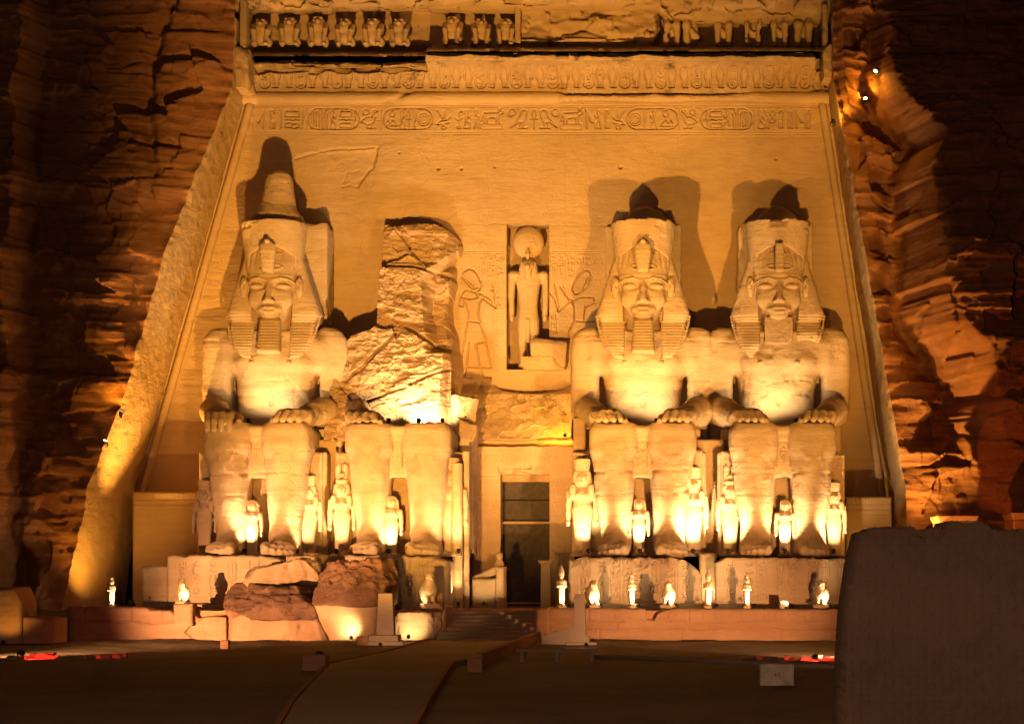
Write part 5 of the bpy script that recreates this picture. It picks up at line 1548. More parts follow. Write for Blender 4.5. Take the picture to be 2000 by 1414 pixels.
# ================================================================== baboons on the ledge
def baboon_meshes(worn, seed):
    g = Clay((-.85, -.85, -.05), (.85, .6, 1.95), .05)
    r = random.Random(seed)
    if not worn:
        g.ell((0, .05, .85), (.5, .4, .75)); g.ell((0, 0, 1.2), (.56, .42, .42), .1)
        for s in (-1, 1):
            g.ell((s * .42, -.15, .3), (.2, .38, .34), .05); g.ell((s * .36, -.5, .07), (.13, .25, .08), .03)
            g.path([(s * .46, -.22, 1.3), (s * .40, -.5, .95), (s * .33, -.52, .3), (s * .3, -.55, .05)], [.17, .15, .12, .11], .04)
        V, Q = g.mesh(); b = (weather(V, Q, seed, .02, .04, .05, .01), Q)
        g = Clay((-.6, -.95, 1.1), (.6, .5, 1.95), .04)
        g.ell((0, -.05, 1.52), (.40, .34, .33)); g.path([(0, -.3, 1.52), (0, -.62, 1.42)], [.2, .14], .06)
        for s in (-1, 1): g.ell((s * .13, -.4, 1.6), (.07, .06, .05), .02)
        g.box((0, -.42, 1.68), (.25, .1, .05), .03, .05)
        V, Q = g.mesh(); return b, (weather(V, Q, seed + 1, .015, .03, .05, 0), Q)
    for s in ((-1, 1) if worn == 1 else (-1,)):
        w = r.uniform(.8, 1.1)
        g.path([(s * .33, -.1, 1.65 * w), (s * (.3 + r.uniform(-.08, .08)), -.25, 1.2), (s * .33, -.22, .6), (s * .3, -.3, .0)], [.17, .22, .14, .16], .08)
        g.ell((s * .3, -.05, .25), (.2, .25, .3), .1); g.ell((s * .36, -.2, 1.55 * w), (.18, .2, .18), .06)
    if r.random() < .6: g.path([(-.2, -.1, 1.0), (.25, .1, .6)], [.16, .2], .1)
    g.ell((.05, .25, .8), (.3, .25, .85), .1)
    V, Q = g.mesh(); return (weather(V, Q, seed, .03, .09, .12, .02), Q), None
ORD = ["first", "second", "third", "fourth", "fifth", "sixth"]
bab = [baboon_meshes(0, s_) for s_ in (221, 224)]
BM = [(new_mesh("body", *b, M_CORN), new_mesh("head", *h, M_CORN)) for b, h in bab]
def baboon(px, k, label):
    t = thing("baboon_statue", label, "statue", (PX(px, -.45), -.45, PZ(92.5, -.45)), "carved baboons along the top ledge")
    for n, me in zip(("body", "head"), BM[k % 2]):
        o = link(bpy.data.objects.new(n, me)); o.parent = t
    t.scale = (1 + .06 * math.sin(px), 1, .9 + .04 * math.cos(px))
    t.rotation_euler = (0, 0, .12 * math.sin(px * 1.7))
for k, px in enumerate((512, 567, 622, 676, 731, 782)):
    baboon(px, k, f"whole carved baboon on the top ledge, {ORD[k]} from the left end of the row")
for k, px in enumerate((886, 940, 990)):
    baboon(px, k + 1, ["damaged-looking shadowed baboon right of the vertical break in the top ledge", "middle baboon of the three between the ledge's vertical break and its collapsed gap", "baboon pressed against the bright upright edge beside the ledge's collapsed gap"][k])
for k, (px, w) in enumerate(((1312, 1), (1352, 2), (1412, 1), (1470, 1), (1522, 1), (1568, 1))):
    (V, Q), _ = baboon_meshes(w, 240 + k)
    o = obj("baboon_statue", V, Q, M_CORN)
    o.location = (PX(px, -.6), -.6, PZ(92.5, -.6))
    tag(o, f"worn headless baboon remnant, {ORD[k]} from the left in the ledge's right stretch", "statue", "carved baboons along the top ledge")

# ================================================================== small statues along the terrace
def small_statue(kind):
    if kind == 'falcon':
        g = Clay((-.6, -.7, -.02), (.6, .7, 1.6), .035)
        g.box((0, 0, .09), (.34, .42, .1), .02)
        g.path([(0, .22, .35), (0, .05, .75), (0, -.05, 1.1)], [.22, .33, .22], .1, sq=(1, 1, 1))
        g.path([(0, .3, .5), (0, .42, .15)], [.16, .1], .08)
        for s in (-1, 1):
            g.ell((s * .2, .08, .72), (.14, .3, .42), .05); g.path([(s * .13, -.1, .45), (s * .13, -.14, .18)], [.11, .08], .04); g.ell((s * .13, -.26, .2), (.09, .16, .05), .02)
        V, Q = g.mesh(); b = (weather(V, Q, 251, .01, .02, .03, 0), Q)
        g = Clay((-.4, -.6, .9), (.4, .4, 1.6), .03)
        g.ell((0, -.08, 1.28), (.2, .22, .2)); g.cone((0, -.22, 1.27), (0, -.38, 1.17), .1, .04, .05); g.cone((0, -.03, 1.2), (0, 0, 1.0), .18, .22, .05)
        V, Q = g.mesh(); return [("body", b), ("head", (weather(V, Q, 252, .01, .015, .02, 0), Q))]
    g = Clay((-.5, -.5, -.02), (.5, .5, 2.2), .035)
    g.box((0, 0, .06), (.2, .26, .08), .02)
    g.prof([.1, .3, .7, 1.05, 1.25, 1.38, 1.45], [.15, .14, .17, .18, .21, .21, .1], [.15, .14, .16, .17, .18, .15, .1], n=2.3)
    for s in (-1, 1):
        g.path([(s * .2, 0, 1.32), (s * .205, -.06, 1.1), (s * .05, -.17, 1.14)], [.07, .065, .05], .03)
    g.ell((0, -.22, .17), (.14, .16, .07), .04)
    g.cone((0, 0, 1.4), (0, -.01, 1.55), .08, .08, .03); g.ell((0, -.03, 1.6), (.115, .13, .15), .03); g.ell((0, -.16, 1.58), (.03, .03, .035), .01)
    V, Q = g.mesh(); b = (weather(V, Q, 253, .008, .015, .03, 0), Q)
    g = Clay((-.4, -.4, 1.3), (.4, .4, 2.3), .03)
    if kind == 'king':
        g.prof([1.62, 1.7, 1.85, 2.0, 2.1, 2.16], [.14, .16, .15, .1, .07, .04], [.15, .17, .15, .1, .07, .04], cy=.0)
    else:
        g.prof([1.4, 1.5, 1.65, 1.75, 1.8], [.15, .16, .15, .12, .08], [.06, .1, .14, .14, .08], cy=.03, n=2.6); g.prof([1.78, 1.92], [.11, .12], [.11, .12])
        g.ell((0, -.2, 1.57), (.11, .15, .15), .02, 'cut')
    V, Q = g.mesh(); return [("body", b), ("crown", (weather(V, Q, 254, .008, .01, .02, 0), Q))]
SP = {k: [(n, new_mesh(n, *m, M_STATUE)) for n, m in small_statue(k)] for k in ('falcon', 'king', 'squat')}
def terrace_statue(kind, px, pyb, h, label, y=-15.1, rz=0.0):
    z = PZ(pyb, y)
    t = thing("falcon_statue" if kind == 'falcon' else "small_king_statue", label, "statue", (PX(px, y), y, z), "small statues along the terrace edge", rz)
    s_ = h / {'falcon': 1.48, 'king': 2.16, 'squat': 1.92}[kind]
    t.scale = (s_ * 1.05, s_, s_)
    for n, me in SP[kind]:
        o = link(bpy.data.objects.new(n, me)); o.parent = t
    return t
TERR = []
for a in (('squat', 218, 1186, 1.5, "small bright statue at the far left end of the left terrace wall", 0.1),
          ('falcon', 357, 1179, 1.12, "small falcon statue on the short pier in front of the leftmost pedestal", -.3),
          ('falcon', 838, 1187, 1.8, "dark weathered falcon statue beside the little yellow wooden fence", .5),
          ('king', 1096, 1187, 2.15, "tall thin crowned king statue nearest the right side of the doorway", .3),
          ('falcon', 1158, 1187, 1.42, "falcon statue behind the slim pillar right of the steps", .4),
          ('squat', 1233, 1187, 1.65, "slender standing statue, second along the right terrace wall from the slim pillar", .6),
          ('falcon', 1305, 1187, 1.35, "falcon statue just right of the notch in the right terrace wall", -.3),
          ('king', 1383, 1187, 1.95, "dark king statue in front of the bright gap between the right pedestals", 0.0),
          ('squat', 1458, 1187, 1.62, "flat-crowned standing statue right of the gap between the right pedestals", .2),
          ('falcon', 1604, 1187, 1.4, "falcon statue closest to the dark foreground wall at the right", -.35)):
    TERR.append((a[1], terrace_statue(a[0], a[1], a[2], a[3], a[4], -15.1 if a[1] != 357 else -15.55, a[5])))
o = obj("statue_stump", *rock_mesh((PX(1531, -15.1), -15.1, PZ(1181, -15.1)), (.22, .2, .22), 261), M_STATUE)
tag(o, "broken stump of a small statue low on the right terrace wall", "statue", "small statues along the terrace edge")

# ================================================================== fallen blocks
def fallen(name, label, c, hf, seed, mat=M_REDROCK, **k):
    o = obj(name, *rock_mesh((0, 0, 0), hf, seed, **k), mat)
    o.location = c
    return tag(o, label, "boulder", "fallen blocks in front of the shattered colossus")
def pc(px, py, y): return (PX(px, y), y, PZ(py, y))
t = thing("fallen_block", "broad fallen block with a dark ragged layered top, left of the rounded crown fragment", "boulder", pc(540, 1256, -16.2), "fallen blocks in front of the shattered colossus")
def flat_block(lo_, hi_, h):
    g = Clay(lo_, hi_, h)
    g.box((0, .5, .9), (2.85, 1.9, 1.9), .06)
    for n, o_ in (((-.93, -.36, .0), 2.2), ((-.35, -.93, .05), 1.72), ((.28, -.96, .05), 1.62), ((.9, -.35, .25), 2.6), ((-.45, -.42, .78), 2.28), ((.05, -.52, .85), 2.42), ((.5, -.3, .8), 2.75), ((0, -.05, 1), 2.72)): g.plane(n, o_)
    return g
g = flat_block((-3.2, -2.2, -.3), (3.2, 2.8, 3.2), .08)
g.plane((.03, -.12, 1), 1.55)
V, Q = g.mesh(); obj("smooth_face", weather(V, Q, 271, .03, .08, .12, .03), Q, M_REDROCK, t)
g = flat_block((-3.2, -2.2, -.3), (3.2, 2.8, 3.2), .07)
g.plane((-.03, .12, -1), -1.46)
V, Q = g.mesh(); N = vnormals(V, Q)
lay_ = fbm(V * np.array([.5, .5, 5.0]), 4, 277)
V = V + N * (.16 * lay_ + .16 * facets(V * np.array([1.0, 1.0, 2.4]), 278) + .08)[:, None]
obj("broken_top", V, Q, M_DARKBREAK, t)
fallen("fallen_block", "golden lit fallen block lying behind the broad flat-topped one", pc(556, 1137, -13.2), (1.9, 1.2, 1.0), 272, M_RUBBLE, h=.1, rough=.16, rot=(.0, -.22, .2))
fallen("fallen_block", "small upright fragment on top of the golden block behind", pc(590, 1108, -12.9), (.75, .7, .6), 276, M_RUBBLE, rough=.2)
fallen("fallen_block", "low fallen block behind the slim pillar left of the steps", pc(818, 1222, -15.2), (1.25, 1.0, .72), 273, M_RUBBLE, h=.08, rough=.12)
fallen("fallen_block", "narrow slab wedged between the flat-topped block and the crown fragment", pc(615, 1215, -15.0), (.8, .8, 1.2), 274, M_RUBBLE, rough=.14, rot=(0, .25, 0))
fallen("fallen_block", "small broken lump at the right end of the left terrace wall", pc(418, 1228, -15.9), (.75, .6, .62), 275, rough=.12)
t = thing("crown_fragment", "large rounded fallen crown fragment with a dark broken top, in front of the shattered colossus", "boulder", (PX(695, -16.2), -16.2, GZ), "fallen blocks in front of the shattered colossus")
t.scale = (1.0, 1.0, 1.08)
g = Clay((-2.7, -2.4, -.3), (2.7, 2.4, 3.6), .08)
g.prof([-.3, .2, 1.0, 1.75, 1.85], [1.45, 1.5, 1.78, 2.02, 1.9], [1.4, 1.5, 1.7, 1.85, 1.7], cx=[.25, .2, .0, -.1, -.1], n=2.2)
V, Q = g.mesh(); obj("smooth_drum", weather(V, Q, 281, .02, .05, .1, .03), Q, M_RUBBLE, t)
g = Clay((-2.9, -2.6, 1.3), (2.9, 2.6, 4.4), .08)
g.prof([1.65, 1.85, 2.6, 3.3, 3.75], [2.02, 2.15, 2.12, 2.0, 1.7], [1.8, 1.95, 1.9, 1.7, 1.3], cx=[-.1, -.1, -.08, .0, .05], n=2.3)
for n, o_ in (((-.5, -.6, .8), 2.75), ((.15, -.75, .65), 2.85), ((.8, -.2, .6), 3.25), ((0, .1, 1), 3.75), ((-.9, -.2, .35), 2.7)): g.plane(n, o_)
V, Q = g.mesh(); N = vnormals(V, Q)
cut = np.clip((V[:, 2] - 2.4) / .4, 0, 1)
V = V + N * (cut * (.34 * facets(V * .8, 282) + .13 * facets(V * 2.2, 283)))[:, None]
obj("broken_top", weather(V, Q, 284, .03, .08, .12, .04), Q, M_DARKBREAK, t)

# ================================================================== things in front of the terrace
def prism(c, w0, w1, d0, d1, z0, z1):
    x, y = c
    V = [(x + sx * w, y + sy * d, z) for z, w, d in ((z0, w0, d0), (z1, w1, d1)) for sx, sy in ((-1, -1), (1, -1), (1, 1), (-1, 1))]
    return np.array(V, np.float32), np.array([(3, 2, 1, 0), (4, 5, 6, 7), (0, 1, 5, 4), (1, 2, 6, 5), (2, 3, 7, 6), (3, 0, 4, 7)], np.int32)
def bevelled(o, w=.03):
    m = o.modifiers.new("bevel", 'BEVEL'); m.width = w; m.segments = 2; m.limit_method = 'ANGLE'
    return o
YB = -20.5
t = thing("slim_pillar", "slim tapering stone pillar on stepped base, in front of the rounded crown fragment", "pillar", (PX(754, YB), YB, GZ))
bevelled(obj("shaft", *prism((0, 0), .42, .33, .36, .28, .52, PZ(1158, YB) - GZ), M_PATH, t, False))
bevelled(obj("base", *join(prism((0, 0), .95, .92, .8, .76, -.1, .22), prism((-.05, 0), .72, .68, .6, .56, .22, .52), prism((1.2, -.1), .35, .33, .5, .48, -.1, .2)), M_PATH, t, False))
t = thing("slim_pillar", "slim stone pillar with a sloping foot, right of the temple steps", "pillar", (PX(1132, YB), YB, GZ))
bevelled(obj("shaft", *prism((0, 0), .31, .24, .31, .24, .4, PZ(1160, YB) - GZ), M_PATH, t, False))
V = np.array([(x, y, z) for y in (-.45, .45) for x, z in ((-1.75, -.1), (.42, -.1), (.42, .42), (.3, .5), (-.3, .92), (-.32, .9), (-1.75, .45))], np.float32)
n = 7
bevelled(obj("sloping_foot", V, [np.array([(i, (i + 1) % n, n + (i + 1) % n, n + i) for i in range(n)], np.int32), np.array([list(range(n)), list(range(2 * n - 1, n - 1, -1))], np.int32)], M_PATH, t, False))
bevelled(obj("base", *prism((.1, -.05), .75, .72, .62, .6, -.12, .18), M_PATH, t, False))
YB = -36.4
t = thing("bench", "plain stone bench with three legs on the dark forecourt, right of the walkway", "bench", (PX(1088, YB), YB, GZ))
bevelled(obj("seat", *boxm(-1.58, 1.58, -.25, .25, .38, .50), M_PATH, t, False))
for x in (-1.35, .0, 1.35): bevelled(obj("leg", *boxm(x - .09, x + .09, -.2, .2, -.05, .379), M_PATH, t, False))
YB = -51.4
t = thing("metal_cabinet", "pale two-door metal cabinet on the dark ground near the foreground wall", "cabinet", (PX(1517, YB), YB, GZ))
bevelled(obj("case", *boxm(-.52, .52, -.2, .2, -.05, .64), M_WHITEBOX, t, False), .015)
for s in (-1, 1):
    d = bevelled(obj("door", *boxm(min(s * .015, s * .49), max(s * .015, s * .49), -.225, -.202, .05, .6), M_WHITEBOX, t, False), .006)
    obj("handle", *boxm(s * .06 - .01, s * .06 + .01, -.24, -.226, .28, .38), M_IRON, d, False)
# parapet with end block along the walkway
a, b = np.array(gpt(1045, 1255)), np.array(gpt(935, 1302))
tt_ = (b - a) / np.linalg.norm(b - a); nn = np.array([-tt_[1], tt_[0]]) * .14
V = np.array([(p[0], p[1], z) for z in (GZ - .1, GZ + .5) for p in (a + nn, a - nn, b - nn, b + nn)], np.float32)
tag(bevelled(obj("parapet", V, np.array([(4, 5, 6, 7), (0, 1, 5, 4), (1, 2, 6, 5), (2, 3, 7, 6), (3, 0, 4, 7), (3, 2, 1, 0)], np.int32), M_TERR, None, False)), "low stone parapet running down the right edge of the walkway", "wall")
def gblock(px0, px1, py0, py1, dep, name, lab, cat, mat=M_TERR, w=.03):
    y = CAMY + FL * (CAMZ - GZ) / (py1 - HY)
    s_ = sc(y)
    o = bevelled(obj(name, *boxm(-(px1 - px0) / 2 / s_, (px1 - px0) / 2 / s_, 0, dep, -.08, (py1 - py0) / s_), mat, None, False), w)
    o.location = (PX((px0 + px1) / 2, y), y, GZ)
    return tag(o, lab, cat)
gblock(912, 942, 1285, 1313, .7, "stone_block", "square stone block ending the walkway parapet", "block")
gblock(590, 636, 1278, 1311, .7, "stone_block", "dark square block at the left edge of the walkway bend", "block")
gblock(696, 718, 1243, 1262, .5, "stone_block", "small pinkish block on the ground under the crown fragment", "block", M_REDROCK)
gblock(430, 446, 1250, 1267, .4, "stone_block", "little pink post block at the foot of the broad fallen block", "block", M_REDROCK)
o = obj("low_kerb", *tube([(*gpt(1165, 1287), GZ + .08), (*gpt(1330, 1291), GZ + .08), (*gpt(1490, 1300), GZ + .06), (*gpt(1660, 1306), GZ + .05)], .10, 8), M_PATH)
tag(o, "low pale kerb line crossing the forecourt from the bench to the right", kind="structure")
# little wooden fence and the pieces by the door
t = thing("wooden_fence", "little yellow wooden fence on the terrace behind the dark falcon", "fence", (PX(845, -14.4), -14.4, TZ))
for k in range(7): obj("picket", *boxm(-.46 + k * .14, -.36 + k * .14, -.02, .02, .0, .86), M_WOOD, t, False)
obj("rail", *boxm(-.48, .52, .021, .05, .6, .68), M_WOOD, t, False); obj("rail", *boxm(-.48, .52, .021, .05, .2, .28), M_WOOD, t, False)
YB = -7.4
t = thing("altar_block", "stone altar block lit from below at the left of the doorway", "block", (PX(945, YB), YB, TZ))
V, Fq = slab(921, 969, 1129, 1192, YB, 1.6, None, 1.6, None, .04, 291)
obj("block", V - np.array(t.location, np.float32), Fq, M_WALL, t)
V, Fq = slab(968, 985, 1106, 1192, YB - .1, 1.9, None, 1.6, None, .03, 292)
obj("side_post", V - np.array(t.location, np.float32), Fq, M_WALL, t)
g = Clay((-1, -.5, -.8), (1, .6, 1.2), .05)
g.box((-.15, 0, -.25), (.78, .3, .2), .06, rot=(0, -.42, 0)); g.path([(.5, 0, .0), (.52, 0, .45)], [.2, .17], .08); g.ell((.52, -.03, .75), (.19, .2, .2), .05); g.ell((.5, 0, .28), (.26, .22, .22), .08)
V, Q = g.mesh()
o = obj("reclining_statue", weather(V, Q, 293, .012, .03, .04, 0), Q, M_WALL); o.location = (PX(955, YB), YB + .6, PZ(1112, YB)); tag(o, "small crouching statue leaning on the altar block left of the doorway", "statue")
t = thing("door_pillar", "short square pillar with a flared cap at the right of the doorway", "pillar", (PX(1066, YB), YB, TZ))
bevelled(obj("shaft", *prism((0, 0), .27, .25, .3, .28, -.1, PZ(1101, YB) - TZ), M_WALL, t, False)); bevelled(obj("cap", *prism((0, 0), .3, .42, .32, .42, PZ(1101, YB) - TZ, PZ(1094, YB) - TZ), M_WALL, t, False))
# mud-brick remains at the far left, chapel tops behind the foreground wall
YB = -21.0
V, Fq = slab(-60, 42, 1145, 1256, YB, 2.2, None, 2, [(-60, 1150), (28, 1146), (36, 1160), (42, 1175)], .06, 301, chip=.1)
tag(obj("brick_pier", V, Fq, M_TERR), "lit stub of a brick wall at the far left edge", "wall")
V, Fq = slab(40, 106, 1204, 1256, YB + .2, 2.0, None, 2, [(40, 1202), (106, 1207)], .06, 302)
tag(obj("brick_pier", V, Fq, M_TERR), "low dark wall stub right of the lit one at the far left", "wall")
YB = -12.5
def chapel(px0, px1, py0, label, sd):
    t = thing("chapel", label, "building", (PX((px0 + px1) / 2, YB), YB, GZ))
    w = (px1 - px0) / 2 / sc(YB); h = PZ(py0, YB) - GZ
    bevelled(obj("wall", *prism((0, 1.4), w * .92, w * .85, 1.4, 1.3, -.2, h - .35), M_TERR, t, False)); bevelled(obj("cornice", *prism((0, 1.4), w * .86, w, 1.3, 1.5, h - .35, h), M_TERR, t, False))
chapel(1831, 1912, 1007, "orange-lit flat roof edge of a small chapel rising behind the foreground wall", 1)
chapel(1976, 2050, 1001, "orange-lit corner of a second small chapel at the right edge", 2)

# ================================================================== big mud-brick wall in the right foreground
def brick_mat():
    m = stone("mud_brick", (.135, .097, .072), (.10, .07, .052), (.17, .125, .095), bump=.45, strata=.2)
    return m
YB = -68.5
s_ = sc(YB)
nx, nv = 330, 260
u = np.linspace(0, 1, nx) ** 1.5; v = np.linspace(0, 1, nv)
U, W = np.meshgrid(u, v, indexing='ij'); U, W = U.ravel(), W.ravel()
ptop = 2.2 * np.round(2 * vnoise(np.stack([U * 260, U * 0, U * 0], 1), 314)) * .5 + np.interp(1690 + U * 700, [1680, 1696, 1704, 1830, 1850, 1858, 1925, 1940, 2000, 2400], [1037, 1035, 1031, 1034, 1030, 1020, 1022, 1031, 1032, 1030])
pyv = 1480 + (ptop - 1480) * W
xl = np.interp(pyv, [1030, 1036, 1046, 1100, 1200, 1300, 1480], [1698, 1692, 1688, 1675, 1661, 1655, 1648])
pxv = xl + (2400 - xl) * U
P = np.stack([pxv / s_, pxv * 0, -pyv / s_], 1)
row = P[:, 2] / .14
col = P[:, 0] / .36 + .5 * (np.floor(row) % 2)
mort = np.maximum(np.clip(1 - np.abs(row - np.round(row)) / .14, 0, 1), np.clip(1 - np.abs(col - np.round(col)) / .07, 0, 1))
yv = YB + .018 * mort + .05 * fbm(P * 1.2, 4, 311) + .02 * fbm(P * 6, 3, 312) + W * .35
V = np.stack([(pxv - VPX) / s_, yv, CAMZ + (HY - pyv) / s_ + .03 * np.round(vnoise(P * 4, 313) * 2) * (W > .97)], 1)
idx = np.arange(nx * nv).reshape(nx, nv)
ring = np.concatenate([idx[0, :], idx[1:, -1]])
back = V[ring].copy(); back[:, 1] = YB + 3.0
k = np.arange(len(ring) - 1); n0 = len(V)
obj_ = obj("mud_brick_wall", np.concatenate([V, back]), [grid_faces(nx, nv), np.stack([ring[k], ring[k + 1], n0 + k + 1, n0 + k], 1)], brick_mat())
tag(obj_, "massive dark mud-brick wall with sloping left edge in the right foreground", "wall")
o = obj("brick_heap", *rock_mesh((PX(1888, -67.5), -67, PZ(1026, -67.5)), (.36, .4, .10), 315), M_TERR); tag(o, "loose brick lump lying on top of the foreground wall", "rubble")

# low stones in the red light, right and left
r = random.Random(17)
for side, x0, x1, n_ in (('left', 20, 250, 14), ('right', 1430, 1660, 14)):
    for k in range(n_):
        px = x0 + (x1 - x0) * (k + r.random() * .8) / n_
        py = r.uniform(1281, 1289) if side == 'left' else r.uniform(1284, 1296)
        x, y = gpt(px, py)
        o = obj("ground_stone", *rock_mesh((0, 0, 0), (r.uniform(.12, .26), r.uniform(.1, .2), r.uniform(.06, .13)), 400 + k + (50 if side == 'left' else 0), 8), M_SAND)
        o.location = (x, y, GZ + .04)
        tag(o, f"small stone strewn along the red-lit edge of the forecourt at the {side}", "stone", f"stones along the {side} red-lit edge")

# ================================================================== lamps (every light sits in a fixture)
from mathutils import Vector
def lamp_meshes(r, lens_mat):
    """little flood lamp: body, yoke and glass, looking along +Y in its own space, 0.3 m at r = 1"""
    n = 16
    V, Fq = tube([(0, -.16, 0), (0, -.12, 0), (0, .05, 0), (0, .14, 0)], [.07, .11, .14, .16], n)
    V2, F2 = boxm(-.2, -.175, -.04, .04, -.26, .03); V3, F3 = boxm(.175, .2, -.04, .04, -.26, .03); V4, F4 = boxm(-.2, .2, -.05, .05, -.3, -.262)
    hs = new_mesh("housing", *join((V, Fq)), M_IRON, False)
    yk = new_mesh("yoke", *join((V2, F2), (V3, F3), (V4, F4)), M_IRON, False)
    A = arc(0, 0, .145, .145, 0, 360, n)[:-1]
    ln = new_mesh("glass", np.array([(x, .145, z) for x, z in A], np.float32), np.array([list(range(n))], np.int32), lens_mat, False)
    return hs, yk, ln
G1 = "big flood lamps on the forecourt ground"
LM = {k: lamp_meshes(1, m) for k, m in (('warm', M_LENS), ('white', M_LENSW), ('red', M_LENSR))}
KEY = (1.0, .485, .085); HOT = (1.0, .69, .33); YEL = (1.0, .45, .03); RED = (1.0, .03, .02)
def lamp(loc, target, watts, col, ang, label, group, scale=1.0, kind='warm', blend=.7, soft=.08, name="flood_lamp"):
    loc = Vector(loc); d = (Vector(target) - loc).normalized()
    t = thing(name, label, "lamp", tuple(loc), group)
    t.rotation_euler = (0, 0, math.atan2(-d.x, d.y))
    t.scale = (scale,) * 3
    hs, yk, ln = LM[kind]
    el = math.asin(max(-1, min(1, d.z)))
    o = link(bpy.data.objects.new("housing", hs)); o.parent = t; o.rotation_euler = (el, 0, 0)
    g_ = link(bpy.data.objects.new("glass", ln)); g_.parent = o
    y_ = link(bpy.data.objects.new("yoke", yk)); y_.parent = t
    L_ = bpy.data.lights.new("lamp_light", 'SPOT')
    L_.energy = watts * {G1: 1.0, 'flood lamps on the colossi\'s laps': 1.25, 'small lamps along the pedestal edges': 4.6, 'little spot lamps at the terrace statues\' feet': 7.0}.get(group, 2.2); L_.color = col; L_.spot_size = math.radians(ang); L_.spot_blend = blend; L_.shadow_soft_size = soft
    lo = link(bpy.data.objects.new("lamp_light", L_)); lo.parent = t
    lo.location = (0, .24 * math.cos(el), .24 * math.sin(el))
    lo.rotation_euler = (math.pi / 2 + el, 0, 0)
    return t

G1 = "big flood lamps on the forecourt ground"
lamp((-12.0, -42.4, -.1), (-11.5, 0, 22.0), 118000, KEY, 52, "strong flood lamp behind the dark block at the walkway bend", G1, 1.3, blend=.75, soft=.5)
lamp((10.8, -44.0, -.1), (.0, 0, 21.5), 74000, KEY, 42, "strong flood lamp on the ground behind the foreground wall", G1, 1.3, blend=.75, soft=.5)
lamp((-29.6, -37.5, -.1), (-19.5, -15, 2.4), 80000, (1, .50, .20), 38, "added low fill lamp out of view at the far left facing the fallen blocks", G1, 1.2, blend=.9)  # front fill added for the left terrace and fallen blocks, source unseen
lamp((8.4, -38.0, -.1), (1.6, -15, 2.6), 33000, (1, .48, .18), 44, "added low fill lamp hidden behind the foreground wall, facing the right terrace wall", G1, 1.2, blend=.9)  # matching fill added for the right terrace wall, kept out of sight
lamp((-27.6, -7.0, TZ + .25), (-26.9, -4.2, 20), 25000, KEY, 58, "strong uplight at the foot of the left side wall", G1, 1.1, blend=.8)
G2 = "flood lamps on the colossi's laps"
def lap(i, dx, dy, tx, tz, W, lab, ang=120):
    x = CX4[i] + dx
    lamp((x, dy, PZT + 7.32), (CX4[i] + tx, -4.2, PZT + tz), W, HOT, ang, lab, G2, .8, soft=.1)
lap(0, .55, -7.3, .4, 13.0, 750, "lap lamp between the hands of the leftmost colossus, right of centre")
lap(0, -.75, -7.4, -.6, 13.5, 420, "lap lamp by the right hand of the leftmost colossus")
lap(1, .9, -7.3, 1.2, 9.5, 2000, "lap lamp in the middle of the shattered colossus's lap")
lap(1, -.7, -7.4, -1.0, 12.0, 900, "lap lamp at the left of the shattered colossus's lap")
lap(1, 2.2, -7.2, 1.6, 10.5, 1300, "lap lamp at the right edge of the shattered colossus's lap")
lap(2, .75, -7.3, .9, 12.0, 800, "lap lamp by the left hand of the colossus right of the doorway")
lap(2, -.8, -7.4, -.4, 13.5, 450, "lap lamp at the right hand of the colossus right of the doorway")
lap(3, -.75, -7.3, -.8, 12.0, 750, "lap lamp by the right hand of the rightmost colossus")
lap(3, .8, -7.4, .5, 13.5, 450, "lap lamp by the left hand of the rightmost colossus")
G3 = "small lamps along the pedestal edges"
def ped(px, W, tgt, lab, ang=90, y=-9.7):
    lamp((PX(px, y), y, PZT + .24), tgt, W, HOT, ang, lab, G3, .75, soft=.06)
def tp(px, py, y): return (PX(px, y), y, PZ(py, y))
ped(418, 200, tp(402, 985, -7.8), "pedestal lamp outside the leftmost foot", y=-10.6)
ped(477, 300, tp(493, 985, -8.5), "pedestal lamp between the feet of the leftmost colossus")
ped(579, 420, tp(603, 985, -7.8), "pedestal lamp under the queen left of the first gap")
ped(657, 260, tp(668, 975, -7.8), "pedestal lamp under the plumed queen of the shattered colossus")
ped(759, 220, tp(765, 1010, -8.5), "pedestal lamp between the feet of the shattered colossus")
ped(896, 260, tp(881, 960, -8), "pedestal lamp beside the doorway columns", y=-10.5)
ped(1149, 420, tp(1138, 975, -8), "pedestal lamp under the queen right of the doorway")
ped(1250, 320, tp(1249, 985, -8.5), "pedestal lamp between the feet of the colossus right of the doorway")
ped(1353, 650, tp(1353, 980, -7.8), "pedestal lamp under the white-lit queen")
ped(1421, 550, tp(1424, 985, -7.8), "pedestal lamp under the plumed queen right of the second gap")
ped(1533, 330, tp(1533, 990, -8.5), "pedestal lamp between the rightmost feet")
ped(1628, 420, tp(1630, 990, -7.8), "pedestal lamp at the far right end of the pedestals")
LAB = {218: "tiny spot lamp by the farthest left terrace statue", 357: "tiny spot lamp by the falcon on the stone pier", 838: "tiny spot lamp by the dark falcon near the wooden fence", 1096: "tiny spot lamp by the tall thin king next to the doorway",
       1158: "tiny spot lamp by the falcon behind the slim pillar", 1233: "tiny spot lamp by the slender statue second from the slim pillar", 1305: "tiny spot lamp by the falcon at the wall's notch", 1383: "tiny spot lamp by the dark king before the bright gap",
       1458: "tiny spot lamp by the flat-crowned statue right of the gap", 1604: "tiny spot lamp by the falcon nearest the foreground wall"}
G4 = "little spot lamps at the terrace statues' feet"
for px, t_ in TERR:
    l_ = t_.location
    dx = .42 if px != 838 else -.5
    W = {838: 6, 1383: 70, 1096: 70, 218: 45, 357: 40}.get(px, 65)
    lamp((l_.x + dx, l_.y - .5, l_.z + .16), (l_.x, l_.y, l_.z + .8), W, HOT, 120, LAB[px], G4, .4, 'white', soft=.03)
